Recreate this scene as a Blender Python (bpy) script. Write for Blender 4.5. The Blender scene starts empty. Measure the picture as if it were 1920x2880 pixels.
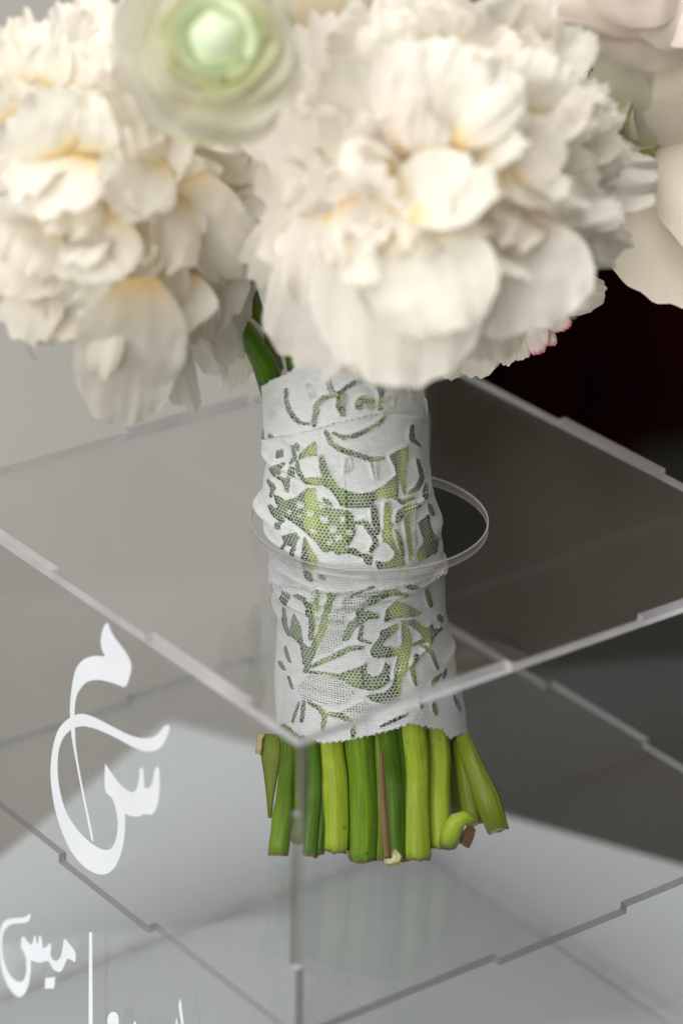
import bpy, bmesh, math, random
import numpy as np
from mathutils import Vector, Matrix, noise

# ------------------------------------------------------------------ camera
FPX = 9545.76                                    # focal length in photo pixels (photo is 1920 x 2880)
CPOS = np.array([-479.497, -651.81, 451.46])     # millimetres, box corner frame
RT = np.array([[0.80165643, -0.59760101, 0.01483273],
               [-0.24509746, -0.35121673, -0.90364487],
               [0.54522859, 0.72077725, -0.42802564]])   # rows: right, down, forward
ZOFF = 200.6                                     # table top sits at z = 0
def W(p):                                        # millimetres in the box frame -> metres
    return Vector((p[0] / 1000, p[1] / 1000, (p[2] + ZOFF) / 1000))

scene = bpy.context.scene
cam_data = bpy.data.cameras.new('camera')
cam = bpy.data.objects.new('camera', cam_data)
scene.collection.objects.link(cam)
cam_data.sensor_fit = 'VERTICAL'
cam_data.sensor_height = 36.0
cam_data.sensor_width = 24.0
cam_data.lens = FPX / 2880 * 36.0
cam_data.clip_start = 0.02
cam_data.clip_end = 60
cam_data.dof.use_dof = True
cam_data.dof.focus_distance = 1.043
cam_data.dof.aperture_fstop = 5.8
m = Matrix(((RT[0][0], -RT[1][0], -RT[2][0]), (RT[0][1], -RT[1][1], -RT[2][1]), (RT[0][2], -RT[1][2], -RT[2][2])))
cam.matrix_world = Matrix.Translation(W(CPOS)) @ m.to_4x4()
scene.camera = cam

# ------------------------------------------------------------------ light
world = bpy.data.worlds.new('World'); scene.world = world
world.use_nodes = True
bg = world.node_tree.nodes['Background']
bg.inputs['Color'].default_value = (1.0, 0.98, 0.95, 1)
bg.inputs['Strength'].default_value = 0.06
def area(name, pos, target, sx, sy, power, col):
    l = bpy.data.lights.new(name, 'AREA'); l.shape = 'RECTANGLE'; l.size = sx; l.size_y = sy
    l.energy = power; l.color = col
    o = bpy.data.objects.new(name, l); scene.collection.objects.link(o)
    o.location = pos
    o.rotation_euler = (Vector(target) - Vector(pos)).to_track_quat('-Z', 'Y').to_euler()
    return o
area('overhead_fill', (-0.1, -0.1, 2.3), (0.1, 0.1, 0.2), 1.8, 1.8, 56, (1.0, 0.98, 0.95))  # softbox added overhead to brighten table, panel edges and petal tops
area('window_light', (-1.85, -0.65, 1.0), (0.1, 0.1, 0.22), 2.4, 2.1, 74, (1.0, 0.985, 0.96))
scene.view_settings.view_transform = 'Standard'
scene.view_settings.look = 'None'
scene.view_settings.exposure = 0.0
scene.view_settings.gamma = 1.0
scene.cycles.max_bounces = 16
scene.cycles.transparent_max_bounces = 40
scene.cycles.caustics_reflective = False
scene.cycles.caustics_refractive = False
scene.cycles.use_denoising = True

# ------------------------------------------------------------------ helpers
COL = scene.collection
rnd = random.Random(7)
RIGHT = RT[0]; UP = -RT[1]; TOW = -RT[2]
HR = np.array([RT[0][0], RT[0][1], 0]); HR /= np.linalg.norm(HR)      # horizontal right
HT = np.array([-RT[2][0], -RT[2][1], 0]); HT /= np.linalg.norm(HT)    # horizontal, towards the viewer
def px(x, y, depth):                              # photo pixel at a distance -> place in the box frame
    return CPOS + depth * (RT.T @ np.array([(x - 960) / FPX, (y - 1440) / FPX, 1.0]))
def ray(x, y):
    return RT.T @ np.array([(x - 960) / FPX, (y - 1440) / FPX, 1.0])
def on_plane(x, y, p0, n):
    d = ray(x, y); t = np.dot(np.array(p0) - CPOS, n) / np.dot(d, n); return CPOS + t * d
def project(P):
    c = (P - CPOS) @ RT.T
    return 960 + FPX * c[..., 0] / c[..., 2], 1440 + FPX * c[..., 1] / c[..., 2]

def tag(o, label=None, cat=None, group=None, kind=None):
    if label: o['label'] = label
    if cat: o['category'] = cat
    if group: o['group'] = group
    if kind: o['kind'] = kind
    return o
def empty(name, loc):
    o = bpy.data.objects.new(name, None); COL.objects.link(o); o.location = loc; o.empty_display_size = 0.02
    return o
def mesh_obj(name, verts, faces, mats, parent=None, uvs=None, smooth=True, fmat=None, attr=None):
    me = bpy.data.meshes.new(name)
    me.from_pydata([tuple(v) for v in verts], [], faces)
    for mt in (mats if isinstance(mats, (list, tuple)) else [mats]): me.materials.append(mt)
    if smooth: me.polygons.foreach_set('use_smooth', [True] * len(me.polygons))
    if fmat is not None: me.polygons.foreach_set('material_index', fmat)
    if uvs is not None:
        uv = me.uv_layers.new(name='UVMap')
        li = np.empty(len(me.loops), dtype=np.int32); me.loops.foreach_get('vertex_index', li)
        uv.data.foreach_set('uv', np.asarray(uvs, dtype=np.float32)[li].ravel())
    if attr is not None:
        for k, vals in attr.items():
            a = me.attributes.new(k, 'FLOAT', 'POINT'); a.data.foreach_set('value', np.asarray(vals, dtype=np.float32))
    me.update()
    o = bpy.data.objects.new(name, me); COL.objects.link(o)
    if parent is not None:
        o.parent = parent
        o.matrix_parent_inverse = parent_inverse(parent)
    return o
def parent_inverse(p):
    mw = Matrix.Translation(p.location) if p.type == 'EMPTY' else Matrix.Identity(4)
    return mw.inverted()

def mat(name):
    mt = bpy.data.materials.new(name); mt.use_nodes = True
    nt = mt.node_tree; nt.nodes.clear()
    out = nt.nodes.new('ShaderNodeOutputMaterial')
    return mt, nt, out
def N(nt, typ, **kw):
    n = nt.nodes.new(typ)
    for k, v in kw.items():
        if k in n.inputs: n.inputs[k].default_value = v
        else: setattr(n, k, v)
    return n
def ramp(nt, fac, stops):
    r = nt.nodes.new('ShaderNodeValToRGB'); nt.links.new(fac, r.inputs[0])
    e = r.color_ramp.elements
    e[0].position, e[0].color = stops[0][0], (*stops[0][1], 1)
    e[1].position, e[1].color = stops[-1][0], (*stops[-1][1], 1)
    for p, c in stops[1:-1]:
        x = e.new(p); x.color = (*c, 1)
    return r
def principled(name, col, rough=0.6, scale=40, var=0.12, bump=0.0, spec=0.4, coat=0.0):
    mt, nt, out = mat(name)
    b = N(nt, 'ShaderNodeBsdfPrincipled', Roughness=rough)
    b.inputs['Specular IOR Level'].default_value = spec
    b.inputs['Coat Weight'].default_value = coat
    tc = N(nt, 'ShaderNodeTexCoord'); nz = N(nt, 'ShaderNodeTexNoise', Scale=scale, Detail=5.0)
    nt.links.new(tc.outputs['Object'], nz.inputs['Vector'])
    r = ramp(nt, nz.outputs['Fac'], [(0.3, tuple(c * (1 - var) for c in col)), (0.7, tuple(min(1, c * (1 + var)) for c in col))])
    nt.links.new(r.outputs[0], b.inputs['Base Color'])
    if bump:
        bp = N(nt, 'ShaderNodeBump', Strength=bump, Distance=0.001)
        nt.links.new(nz.outputs['Fac'], bp.inputs['Height']); nt.links.new(bp.outputs[0], b.inputs['Normal'])
    nt.links.new(b.outputs[0], out.inputs[0])
    return mt

# ------------------------------------------------------------------ materials
def acrylic_face():
    mt, nt, out = mat('clear_acrylic')
    lw = N(nt, 'ShaderNodeLayerWeight', Blend=0.5)
    pw = N(nt, 'ShaderNodeMath', operation='POWER'); pw.inputs[1].default_value = 5.0
    ma = N(nt, 'ShaderNodeMath', operation='MULTIPLY_ADD'); ma.inputs[1].default_value = 0.96; ma.inputs[2].default_value = 0.04
    nt.links.new(lw.outputs['Facing'], pw.inputs[0]); nt.links.new(pw.outputs[0], ma.inputs[0])
    tr = N(nt, 'ShaderNodeBsdfTransparent'); tr.inputs[0].default_value = (0.986, 0.987, 0.99, 1)
    gl = N(nt, 'ShaderNodeBsdfGlossy', Roughness=0.015)
    mx = N(nt, 'ShaderNodeMixShader')
    nt.links.new(ma.outputs[0], mx.inputs[0]); nt.links.new(tr.outputs[0], mx.inputs[1]); nt.links.new(gl.outputs[0], mx.inputs[2])
    nt.links.new(mx.outputs[0], out.inputs[0])
    return mt
def acrylic_edge(name, col, opacity, scale=60, trans=0.5):
    # laser-cut edge: slightly frosted, streaked across
    mt, nt, out = mat(name)
    tc = N(nt, 'ShaderNodeTexCoord'); nz = N(nt, 'ShaderNodeTexNoise', Scale=scale, Detail=3.0)
    nt.links.new(tc.outputs['Object'], nz.inputs['Vector'])
    r = ramp(nt, nz.outputs['Fac'], [(0.3, tuple(c * 0.8 for c in col)), (0.7, col)])
    df = N(nt, 'ShaderNodeBsdfDiffuse'); tl = N(nt, 'ShaderNodeBsdfTranslucent'); gl = N(nt, 'ShaderNodeBsdfGlossy', Roughness=0.18)
    nt.links.new(r.outputs[0], df.inputs[0]); nt.links.new(r.outputs[0], tl.inputs[0])
    m1 = N(nt, 'ShaderNodeMixShader'); m1.inputs[0].default_value = trans
    nt.links.new(df.outputs[0], m1.inputs[1]); nt.links.new(tl.outputs[0], m1.inputs[2])
    m2 = N(nt, 'ShaderNodeMixShader'); m2.inputs[0].default_value = 0.12
    nt.links.new(m1.outputs[0], m2.inputs[1]); nt.links.new(gl.outputs[0], m2.inputs[2])
    tr = N(nt, 'ShaderNodeBsdfTransparent'); tr.inputs[0].default_value = (0.95, 0.95, 0.93, 1)
    m3 = N(nt, 'ShaderNodeMixShader'); m3.inputs[0].default_value = opacity
    nt.links.new(tr.outputs[0], m3.inputs[1]); nt.links.new(m2.outputs[0], m3.inputs[2])
    nt.links.new(m3.outputs[0], out.inputs[0])
    return mt
M_ACR = acrylic_face()
M_EDGE = acrylic_edge('acrylic_cut_edge', (0.92, 0.90, 0.95), 0.72)
M_SHELF_EDGE = acrylic_edge('acrylic_shelf_edge', (0.38, 0.37, 0.345), 0.6, 25)  # same acrylic, darker; what the clear edge refracts is put into the colour
M_BACK_EDGE_LIT = acrylic_edge('acrylic_back_edge_lit', (0.96, 0.95, 0.97), 0.92, 60, 0.8)  # same acrylic, paler; internal reflection at the rear edges painted as colour
M_RIM = acrylic_edge('acrylic_hole_rim', (0.86, 0.82, 0.80), 0.42)
M_PRINT = principled('white_vinyl_print', (0.72, 0.745, 0.78), 0.45, 30, 0.04)
M_WALL = principled('grey_plaster', (0.46, 0.45, 0.41), 0.9, 2.2, 0.14)
M_FLOOR = principled('dark_floor', (0.055, 0.052, 0.043), 0.8, 6, 0.3)
M_TABLE = principled('pale_table_lacquer', (0.49, 0.525, 0.535), 0.4, 8, 0.05)
M_CURTAIN = principled('dark_maroon_velvet', (0.022, 0.0022, 0.003), 0.95, 8, 0.4, spec=0.05)

def petal_mat(name, base, mid, tip, trans=0.45, edge=None):
    mt, nt, out = mat(name)
    at = N(nt, 'ShaderNodeAttribute'); at.attribute_name = 'along'
    uvn = N(nt, 'ShaderNodeUVMap')
    mp = N(nt, 'ShaderNodeMapping'); mp.inputs['Scale'].default_value = (22, 1.4, 1)
    nt.links.new(uvn.outputs[0], mp.inputs[0])
    nz = N(nt, 'ShaderNodeTexNoise', Scale=2.2, Detail=4.0); nt.links.new(mp.outputs[0], nz.inputs['Vector'])
    add = N(nt, 'ShaderNodeMath', operation='MULTIPLY_ADD'); add.inputs[1].default_value = 0.22; add.inputs[2].default_value = -0.11
    nt.links.new(nz.outputs['Fac'], add.inputs[0])
    su = N(nt, 'ShaderNodeMath', operation='ADD'); nt.links.new(add.outputs[0], su.inputs[0]); nt.links.new(at.outputs['Fac'], su.inputs[1])
    stops = [(0.0, base), (0.15, mid), (0.34, tip)]
    if edge: stops = stops + [(0.93, tip), (1.0, edge)]
    r = ramp(nt, su.outputs[0], stops)
    df = N(nt, 'ShaderNodeBsdfPrincipled', Roughness=0.62)
    df.inputs['Specular IOR Level'].default_value = 0.25
    df.inputs['Sheen Weight'].default_value = 0.15
    nt.links.new(r.outputs[0], df.inputs['Base Color'])
    bp = N(nt, 'ShaderNodeBump', Strength=0.3, Distance=0.0006)
    nt.links.new(nz.outputs['Fac'], bp.inputs['Height']); nt.links.new(bp.outputs[0], df.inputs['Normal'])
    tl = N(nt, 'ShaderNodeBsdfTranslucent'); nt.links.new(r.outputs[0], tl.inputs[0])
    mx = N(nt, 'ShaderNodeMixShader'); mx.inputs[0].default_value = trans
    nt.links.new(df.outputs[0], mx.inputs[1]); nt.links.new(tl.outputs[0], mx.inputs[2])
    nt.links.new(mx.outputs[0], out.inputs[0])
    return mt
P_WHITE = petal_mat('peony_petal', (0.82, 0.55, 0.20), (0.86, 0.78, 0.58), (0.875, 0.845, 0.765))
P_BLUSH = petal_mat('blush_peony_petal', (0.72, 0.50, 0.26), (0.85, 0.75, 0.61), (0.875, 0.83, 0.765))
P_CREAM = petal_mat('cream_petal', (0.70, 0.52, 0.22), (0.82, 0.73, 0.52), (0.84, 0.79, 0.69))
P_PINKTIP = petal_mat('pink_edged_petal', (0.72, 0.60, 0.36), (0.80, 0.72, 0.60), (0.83, 0.74, 0.68), 0.3, (0.55, 0.08, 0.16))
P_HEART = petal_mat('peony_heart_petal', (0.62, 0.36, 0.08), (0.80, 0.62, 0.32), (0.86, 0.78, 0.62), 0.35)
P_RAN_G = petal_mat('green_ranunculus_petal', (0.28, 0.40, 0.02), (0.50, 0.62, 0.12), (0.80, 0.85, 0.66), 0.3)
P_RAN_Y = petal_mat('yellow_green_ranunculus_petal', (0.46, 0.50, 0.05), (0.66, 0.68, 0.22), (0.83, 0.84, 0.62), 0.35)
P_RAN_C = petal_mat('cream_ranunculus_petal', (0.76, 0.72, 0.28), (0.82, 0.80, 0.56), (0.83, 0.82, 0.71), 0.45)
P_BUD = petal_mat('pale_mint_bud', (0.50, 0.62, 0.20), (0.64, 0.74, 0.42), (0.72, 0.80, 0.58), 0.3)
P_ROSE = petal_mat('rose_petal', (0.80, 0.70, 0.50), (0.88, 0.79, 0.63), (0.89, 0.81, 0.68), 0.25)
P_ROSE_PINK = petal_mat('rosy_petal', (0.55, 0.28, 0.18), (0.82, 0.68, 0.58), (0.85, 0.75, 0.67), 0.25)

def stem_mat(name, c1, c2, rough=0.38):
    mt, nt, out = mat(name)
    uvn = N(nt, 'ShaderNodeUVMap')
    mp = N(nt, 'ShaderNodeMapping'); mp.inputs['Scale'].default_value = (16, 1.6, 1)
    nt.links.new(uvn.outputs[0], mp.inputs[0])
    nz = N(nt, 'ShaderNodeTexNoise', Scale=1.6, Detail=6.0, Roughness=0.65); nt.links.new(mp.outputs[0], nz.inputs['Vector'])
    r = ramp(nt, nz.outputs['Fac'], [(0.28, c1), (0.5, tuple((a + b) / 2 for a, b in zip(c1, c2))), (0.72, c2)])
    nz2 = N(nt, 'ShaderNodeTexNoise', Scale=260.0, Detail=2.0)
    tc = N(nt, 'ShaderNodeTexCoord'); nt.links.new(tc.outputs['Object'], nz2.inputs['Vector'])
    sp = ramp(nt, nz2.outputs['Fac'], [(0.70, (0, 0, 0)), (0.78, (1, 1, 1))])
    mx = N(nt, 'ShaderNodeMix', data_type='RGBA'); nt.links.new(sp.outputs[0], mx.inputs[0])
    nt.links.new(r.outputs[0], mx.inputs[6]); mx.inputs[7].default_value = (c1[0] * 0.6 + 0.03, c1[1] * 0.5, c1[2] * 0.5, 1)
    at = N(nt, 'ShaderNodeAttribute'); at.attribute_name = 'mm'
    fo = N(nt, 'ShaderNodeMath', operation='MULTIPLY_ADD'); fo.inputs[1].default_value = 2.6; fo.inputs[2].default_value = -0.9
    nt.links.new(nz.outputs['Fac'], fo.inputs[0])
    sb = N(nt, 'ShaderNodeMath', operation='SUBTRACT'); nt.links.new(at.outputs['Fac'], sb.inputs[0]); nt.links.new(fo.outputs[0], sb.inputs[1])
    cut = ramp(nt, sb.outputs[0], [(0.0, (1, 1, 1)), (0.9, (0, 0, 0))])
    mxb = N(nt, 'ShaderNodeMix', data_type='RGBA'); nt.links.new(cut.outputs[0], mxb.inputs[0]); nt.links.new(mx.outputs[2], mxb.inputs[6]); mxb.inputs[7].default_value = (0.20, 0.15, 0.05, 1)
    bz = N(nt, 'ShaderNodeTexNoise', Scale=70.0, Detail=4.0); nt.links.new(tc.outputs['Object'], bz.inputs['Vector'])
    bl = ramp(nt, bz.outputs['Fac'], [(0.60, (0, 0, 0)), (0.72, (0.55, 0.55, 0.55))])
    mxc = N(nt, 'ShaderNodeMix', data_type='RGBA'); nt.links.new(bl.outputs[0], mxc.inputs[0]); nt.links.new(mxb.outputs[2], mxc.inputs[6]); mxc.inputs[7].default_value = (c2[0] * 1.25, c2[1] * 1.15, c2[2] + 0.03, 1)
    b = N(nt, 'ShaderNodeBsdfPrincipled', Roughness=rough)
    b.inputs['Specular IOR Level'].default_value = 0.3
    b.inputs['Subsurface Weight'].default_value = 0.05
    b.inputs['Subsurface Radius'].default_value = (0.4, 0.8, 0.1)
    b.inputs['Subsurface Scale'].default_value = 0.002
    nt.links.new(mxc.outputs[2], b.inputs['Base Color'])
    bp = N(nt, 'ShaderNodeBump', Strength=0.5, Distance=0.0006)
    nt.links.new(nz.outputs['Fac'], bp.inputs['Height']); nt.links.new(bp.outputs[0], b.inputs['Normal'])
    nt.links.new(b.outputs[0], out.inputs[0])
    return mt
S_LIGHT = stem_mat('light_green_stem', (0.20, 0.30, 0.008), (0.38, 0.47, 0.045))
S_MID = stem_mat('mid_green_stem', (0.075, 0.165, 0.005), (0.19, 0.31, 0.016))
S_DARK = stem_mat('dark_green_stem', (0.03, 0.085, 0.004), (0.095, 0.195, 0.012), 0.3)
S_OLIVE = stem_mat('olive_stem', (0.09, 0.13, 0.005), (0.19, 0.25, 0.015))
S_BROWN = stem_mat('dry_brown_twig', (0.12, 0.065, 0.025), (0.25, 0.16, 0.08), 0.7)
S_TAN = stem_mat('torn_dry_sheath', (0.38, 0.28, 0.13), (0.60, 0.50, 0.30), 0.8)
S_CUT = stem_mat('cut_stem_end', (0.36, 0.38, 0.16), (0.55, 0.56, 0.32), 0.5)

def lace_mat(name, silver=False):
    mt, nt, out = mat(name)
    uvn = N(nt, 'ShaderNodeUVMap')
    wv = N(nt, 'ShaderNodeTexWave', Scale=0.5, Distortion=4.0, Detail=2.0); wv.bands_direction = 'Y'
    wv.inputs['Detail Scale'].default_value = 1.2
    nt.links.new(uvn.outputs[0], wv.inputs['Vector'])
    nz = N(nt, 'ShaderNodeTexNoise', Scale=1.1, Detail=5.0, Roughness=0.7); nt.links.new(uvn.outputs[0], nz.inputs['Vector'])
    ad = N(nt, 'ShaderNodeMath', operation='ADD'); nt.links.new(wv.outputs['Fac'], ad.inputs[0]); nt.links.new(nz.outputs['Fac'], ad.inputs[1])
    r = ramp(nt, ad.outputs[0], [(0.25, (0.74, 0.76, 0.77)), (0.62, (0.87, 0.89, 0.90)), (1.0, (0.93, 0.945, 0.95))])
    b = N(nt, 'ShaderNodeBsdfPrincipled', Roughness=0.75)
    b.inputs['Sheen Weight'].default_value = 0.3
    b.inputs['Specular IOR Level'].default_value = 0.3
    nt.links.new(r.outputs[0], b.inputs['Base Color'])
    # silvery thread that glints in patches
    nz3 = N(nt, 'ShaderNodeTexNoise', Scale=0.16, Detail=2.0); nt.links.new(uvn.outputs[0], nz3.inputs['Vector'])
    nz4 = N(nt, 'ShaderNodeTexNoise', Scale=3.4, Detail=1.0); nt.links.new(uvn.outputs[0], nz4.inputs['Vector'])
    a3 = ramp(nt, nz3.outputs['Fac'], [(0.56, (0, 0, 0)), (0.64, (1, 1, 1))])
    a4 = ramp(nt, nz4.outputs['Fac'], [(0.52, (0, 0, 0)), (0.60, (1, 1, 1))])
    mu = N(nt, 'ShaderNodeMath', operation='MULTIPLY'); nt.links.new(a3.outputs[0], mu.inputs[0]); nt.links.new(a4.outputs[0], mu.inputs[1])
    nt.links.new(mu.outputs[0], b.inputs['Metallic'])
    rg = N(nt, 'ShaderNodeMath', operation='MULTIPLY_ADD'); rg.inputs[1].default_value = -0.4; rg.inputs[2].default_value = 0.75
    nt.links.new(mu.outputs[0], rg.inputs[0]); nt.links.new(rg.outputs[0], b.inputs['Roughness'])
    bp = N(nt, 'ShaderNodeBump', Strength=0.8, Distance=0.0003)
    nt.links.new(ad.outputs[0], bp.inputs['Height']); nt.links.new(bp.outputs[0], b.inputs['Normal'])
    tl = N(nt, 'ShaderNodeBsdfTranslucent'); tl.inputs[0].default_value = (0.8, 0.82, 0.8, 1)
    mx = N(nt, 'ShaderNodeMixShader'); mx.inputs[0].default_value = 0.18
    nt.links.new(b.outputs[0], mx.inputs[1]); nt.links.new(tl.outputs[0], mx.inputs[2])
    nt.links.new(mx.outputs[0], out.inputs[0])
    return mt
M_LACE = lace_mat('white_lace')
M_NET = principled('white_net_thread', (0.78, 0.80, 0.79), 0.7, 50, 0.05)

# ------------------------------------------------------------------ setting
def quad_slab(name, verts4, m_, kind='structure'):
    o = mesh_obj(name, verts4, [(0, 1, 2, 3)], m_, smooth=False); o['kind'] = kind; return o
def box_verts(x0, x1, y0, y1, z0, z1):
    return [(x, y, z) for z in (z0, z1) for (x, y) in ((x0, y0), (x1, y0), (x1, y1), (x0, y1))]
BOXF = [(3, 2, 1, 0), (4, 5, 6, 7), (0, 1, 5, 4), (1, 2, 6, 5), (2, 3, 7, 6), (3, 0, 4, 7)]
hr = Vector(HR); ht = Vector(HT)
FZ = -0.75
quad_slab('floor', [Vector((0, 0, FZ)) + hr * a + ht * b for a, b in ((-6, 6), (6, 6), (6, -2.6), (-6, -2.6))], M_FLOOR)
wall_c = Vector((0.1, 0.1, 0)) - ht * 1.55
def wall_at(lat, z, back=0.0): return Vector((wall_c.x, wall_c.y, z)) + hr * lat - ht * back
M_WALL2 = principled('brown_plaster', (0.66, 0.57, 0.44), 0.9, 2.6, 0.5)
def wall_strip(name, lat0, lat1, n, m_, bend, back=0.0):
    wv = []; wf = []
    for i in range(n + 1):
        lat = lat0 + (lat1 - lat0) * i / n
        for z in (FZ, 2.2): wv.append(wall_at(lat, z, back - bend * abs(lat - lat0) ** 1.6))
    for i in range(n): wf.append((2 * i, 2 * i + 2, 2 * i + 3, 2 * i + 1))
    o = mesh_obj(name, wv, wf, m_); o['kind'] = 'structure'
wall_strip('wall_left', 0.03, -3.6, 24, M_WALL, 0.09, -0.42)
wall_strip('wall_right', 4.4, -0.60, 20, M_WALL2, 0.0, 0.85)
# velvet curtain in folds on the right
cv = []; cf = []; nseg = 420
for i in range(nseg + 1):
    lat = -0.12 + i / nseg * 3.4
    fold = 0.045 * math.sin(lat * 38 + 1.3 * math.sin(lat * 5)) + 0.02 * math.sin(lat * 91)
    for k, z in enumerate((FZ + 0.02, 0.0, 0.36)):
        p = wall_at(lat, z, 0.58 + fold * (1.0 - 0.25 * k)); cv.append(p)
for i in range(nseg):
    for k in range(2): cf.append((3 * i + k, 3 * i + 3 + k, 3 * i + 4 + k, 3 * i + 1 + k))
o = mesh_obj('curtain', cv, cf, M_CURTAIN)
tag(o, 'dark maroon, almost black curtain hanging in folds behind the box at right', 'curtain')

# table, standing askew under the box
e1 = Vector((0.42, -0.9075, 0)); e2 = Vector((-0.9075, -0.42, 0)); tc0 = Vector((0.182, 0.336, 0))
def table_pt(a, b, z): return tc0 + e1 * a + e2 * b + Vector((0, 0, z))
table = empty('table', table_pt(0.185, 0.18, FZ))
tag(table, 'pale grey table whose corner shows beneath the clear box', 'table')
bm = bmesh.new()
vs = [bm.verts.new(table_pt(a, b, z)) for z in (-0.03, 0) for a, b in ((0, 0), (0.37, 0), (0.37, 0.36), (0, 0.36))]
for f in BOXF: bm.faces.new([vs[i] for i in f])
bmesh.ops.bevel(bm, geom=[e for e in bm.edges], offset=0.006, segments=3, affect='EDGES', profile=0.5)
bmesh.ops.recalc_face_normals(bm, faces=bm.faces)
me = bpy.data.meshes.new('table_top'); bm.to_mesh(me); bm.free(); me.materials.append(M_TABLE)
o = bpy.data.objects.new('table_top', me); COL.objects.link(o); o.parent = table; o.matrix_parent_inverse = parent_inverse(table)
for a, b in ((0.04, 0.04), (0.33, 0.04), (0.33, 0.32), (0.04, 0.32)):
    vs = [table_pt(a + s * 0.02, b + t * 0.02, z) for z in (FZ, -0.031) for s, t in ((-1, -1), (1, -1), (1, 1), (-1, 1))]
    mesh_obj('leg', vs, BOXF, M_TABLE, table, smooth=False)

# ------------------------------------------------------------------ acrylic box
T = 2.8; S = 200.0; G = 0.06
abox = empty('acrylic_box', W((100, 100, -200)))
tag(abox, 'clear acrylic box with white calligraphy and a round hole holding the bouquet', 'box')
cuts = [25.0, 75.0, 125.0, 175.0]
def edge_profile(own_even):
    # list of (start, end, owned) along an edge of length S
    b = [0.0] + cuts + [S]
    return [(b[i], b[i + 1], (i % 2 == 0) == own_even) for i in range(5)]
def panel_outline(own):
    # own: four booleans for the edges bottom, right, top, left (True: the panel reaches out in the even stretches)
    pts = []
    # bottom edge, v = 0, u from 0 to S
    def seg(edge, fwd):
        pr = edge_profile(own[edge])
        pr = pr if fwd else [(b, a, o) for a, b, o in reversed(pr)]
        out = []
        for a, b, o in pr:
            s = 1 if b > a else -1
            aa = a + (0 if not o else G * s if 0 < a < S else 0); bb = b - (0 if not o else G * s if 0 < b < S else 0)
            off = G if o else T + G
            out.append((aa, off)); out.append((bb, off))
        return out
    for u, off in seg(0, True): pts.append((u, off))
    for v, off in seg(1, True): pts.append((S - off, v))
    for u, off in seg(2, False): pts.append((u, S - off))
    for v, off in seg(3, False): pts.append((off, v))
    # clamp the corner points so the outline stays simple
    cl = []
    lo0 = G if own[3] else T + G; hi0 = S - (G if own[1] else T + G)
    lo1 = G if own[0] else T + G; hi1 = S - (G if own[2] else T + G)
    for u, v in pts: cl.append((min(max(u, lo0), hi0), min(max(v, lo1), hi1)))
    # remove repeats
    res = []
    for q in cl:
        if not res or abs(q[0] - res[-1][0]) + abs(q[1] - res[-1][1]) > 1e-6: res.append(q)
    if abs(res[0][0] - res[-1][0]) + abs(res[0][1] - res[-1][1]) < 1e-6: res.pop()
    return res
def panel(name, outline, to3, thick_dir, edge_mat, hole=None, label=None, rim_mat=None, side=False, shelf=False):
    bm = bmesh.new()
    edges = []
    def loop(pts):
        v = [bm.verts.new(W(to3(*p))) for p in pts]
        e = [bm.edges.new((v[i], v[(i + 1) % len(v)])) for i in range(len(v))]
        return e
    edges += loop(outline)
    if hole:
        cx, cy, r = hole
        edges += loop([(cx + r * math.cos(t * math.tau / 160), cy + r * math.sin(t * math.tau / 160)) for t in range(160)])
    bmesh.ops.triangle_fill(bm, use_beauty=True, use_dissolve=False, edges=edges)
    base = list(bm.faces)
    bmesh.ops.recalc_face_normals(bm, faces=bm.faces)
    ext = bmesh.ops.extrude_face_region(bm, geom=base)
    nv = [g for g in ext['geom'] if isinstance(g, bmesh.types.BMVert)]
    d = Vector(thick_dir) * (T / 1000)
    bmesh.ops.translate(bm, verts=nv, vec=d)
    bm.normal_update()
    n0 = Vector(thick_dir).normalized()
    for f in bm.faces:
        f.normal_update()
        f.material_index = 0 if abs(f.normal.dot(n0)) > 0.9 else 1
        cm = f.calc_center_median()
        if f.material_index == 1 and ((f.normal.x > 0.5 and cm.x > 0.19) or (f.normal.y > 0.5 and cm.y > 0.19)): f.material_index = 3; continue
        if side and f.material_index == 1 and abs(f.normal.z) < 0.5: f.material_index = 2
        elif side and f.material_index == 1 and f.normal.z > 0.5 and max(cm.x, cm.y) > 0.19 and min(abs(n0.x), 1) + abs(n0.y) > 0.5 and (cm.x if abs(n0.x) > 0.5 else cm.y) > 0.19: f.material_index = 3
    if hole:
        c = W(to3(hole[0], hole[1]))
        for f in bm.faces:
            if f.material_index == 1:
                q = f.calc_center_median() - c; q -= n0 * q.dot(n0)
                if abs(q.length - hole[2] / 1000) < 0.0006:
                    f.material_index = 2; f.smooth = True
    bmesh.ops.recalc_face_normals(bm, faces=bm.faces)
    me = bpy.data.meshes.new(name); bm.to_mesh(me); bm.free()
    me.materials.append(M_ACR); me.materials.append(edge_mat); me.materials.append(rim_mat or edge_mat); me.materials.append(M_BACK_EDGE_LIT)
    o = bpy.data.objects.new(name, me); COL.objects.link(o); o.parent = abox; o.matrix_parent_inverse = parent_inverse(abox)
    if label: o['label'] = label
    return o
ALL = (True,) * 4
panel('top_panel', panel_outline(ALL), lambda u, v: (u, v, -T), (0, 0, 1), M_EDGE, (100, 100, 36.9), 'clear top panel with a round hole', M_RIM)
def ring(name, z, r, rad, m_):
    vs = []; fs = []; n, q = 160, 6
    for i in range(n):
        a = i / n * math.tau
        for j in range(q):
            b = j / q * math.tau; R_ = r + rad * math.cos(b)
            vs.append(W((100 + R_ * math.cos(a), 100 + R_ * math.sin(a), z + rad * math.sin(b))))
    for i in range(n):
        for j in range(q): fs.append((i * q + j, ((i + 1) % n) * q + j, ((i + 1) % n) * q + (j + 1) % q, i * q + (j + 1) % q))
    mesh_obj(name, vs, fs, m_, abox)
ring('rim_highlight', -0.05, 36.75, 0.25, M_EDGE); ring('rim_highlight', -T + 0.05, 36.75, 0.12, M_EDGE)  # thin pale tubes added as the highlight along the hole's edges
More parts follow.
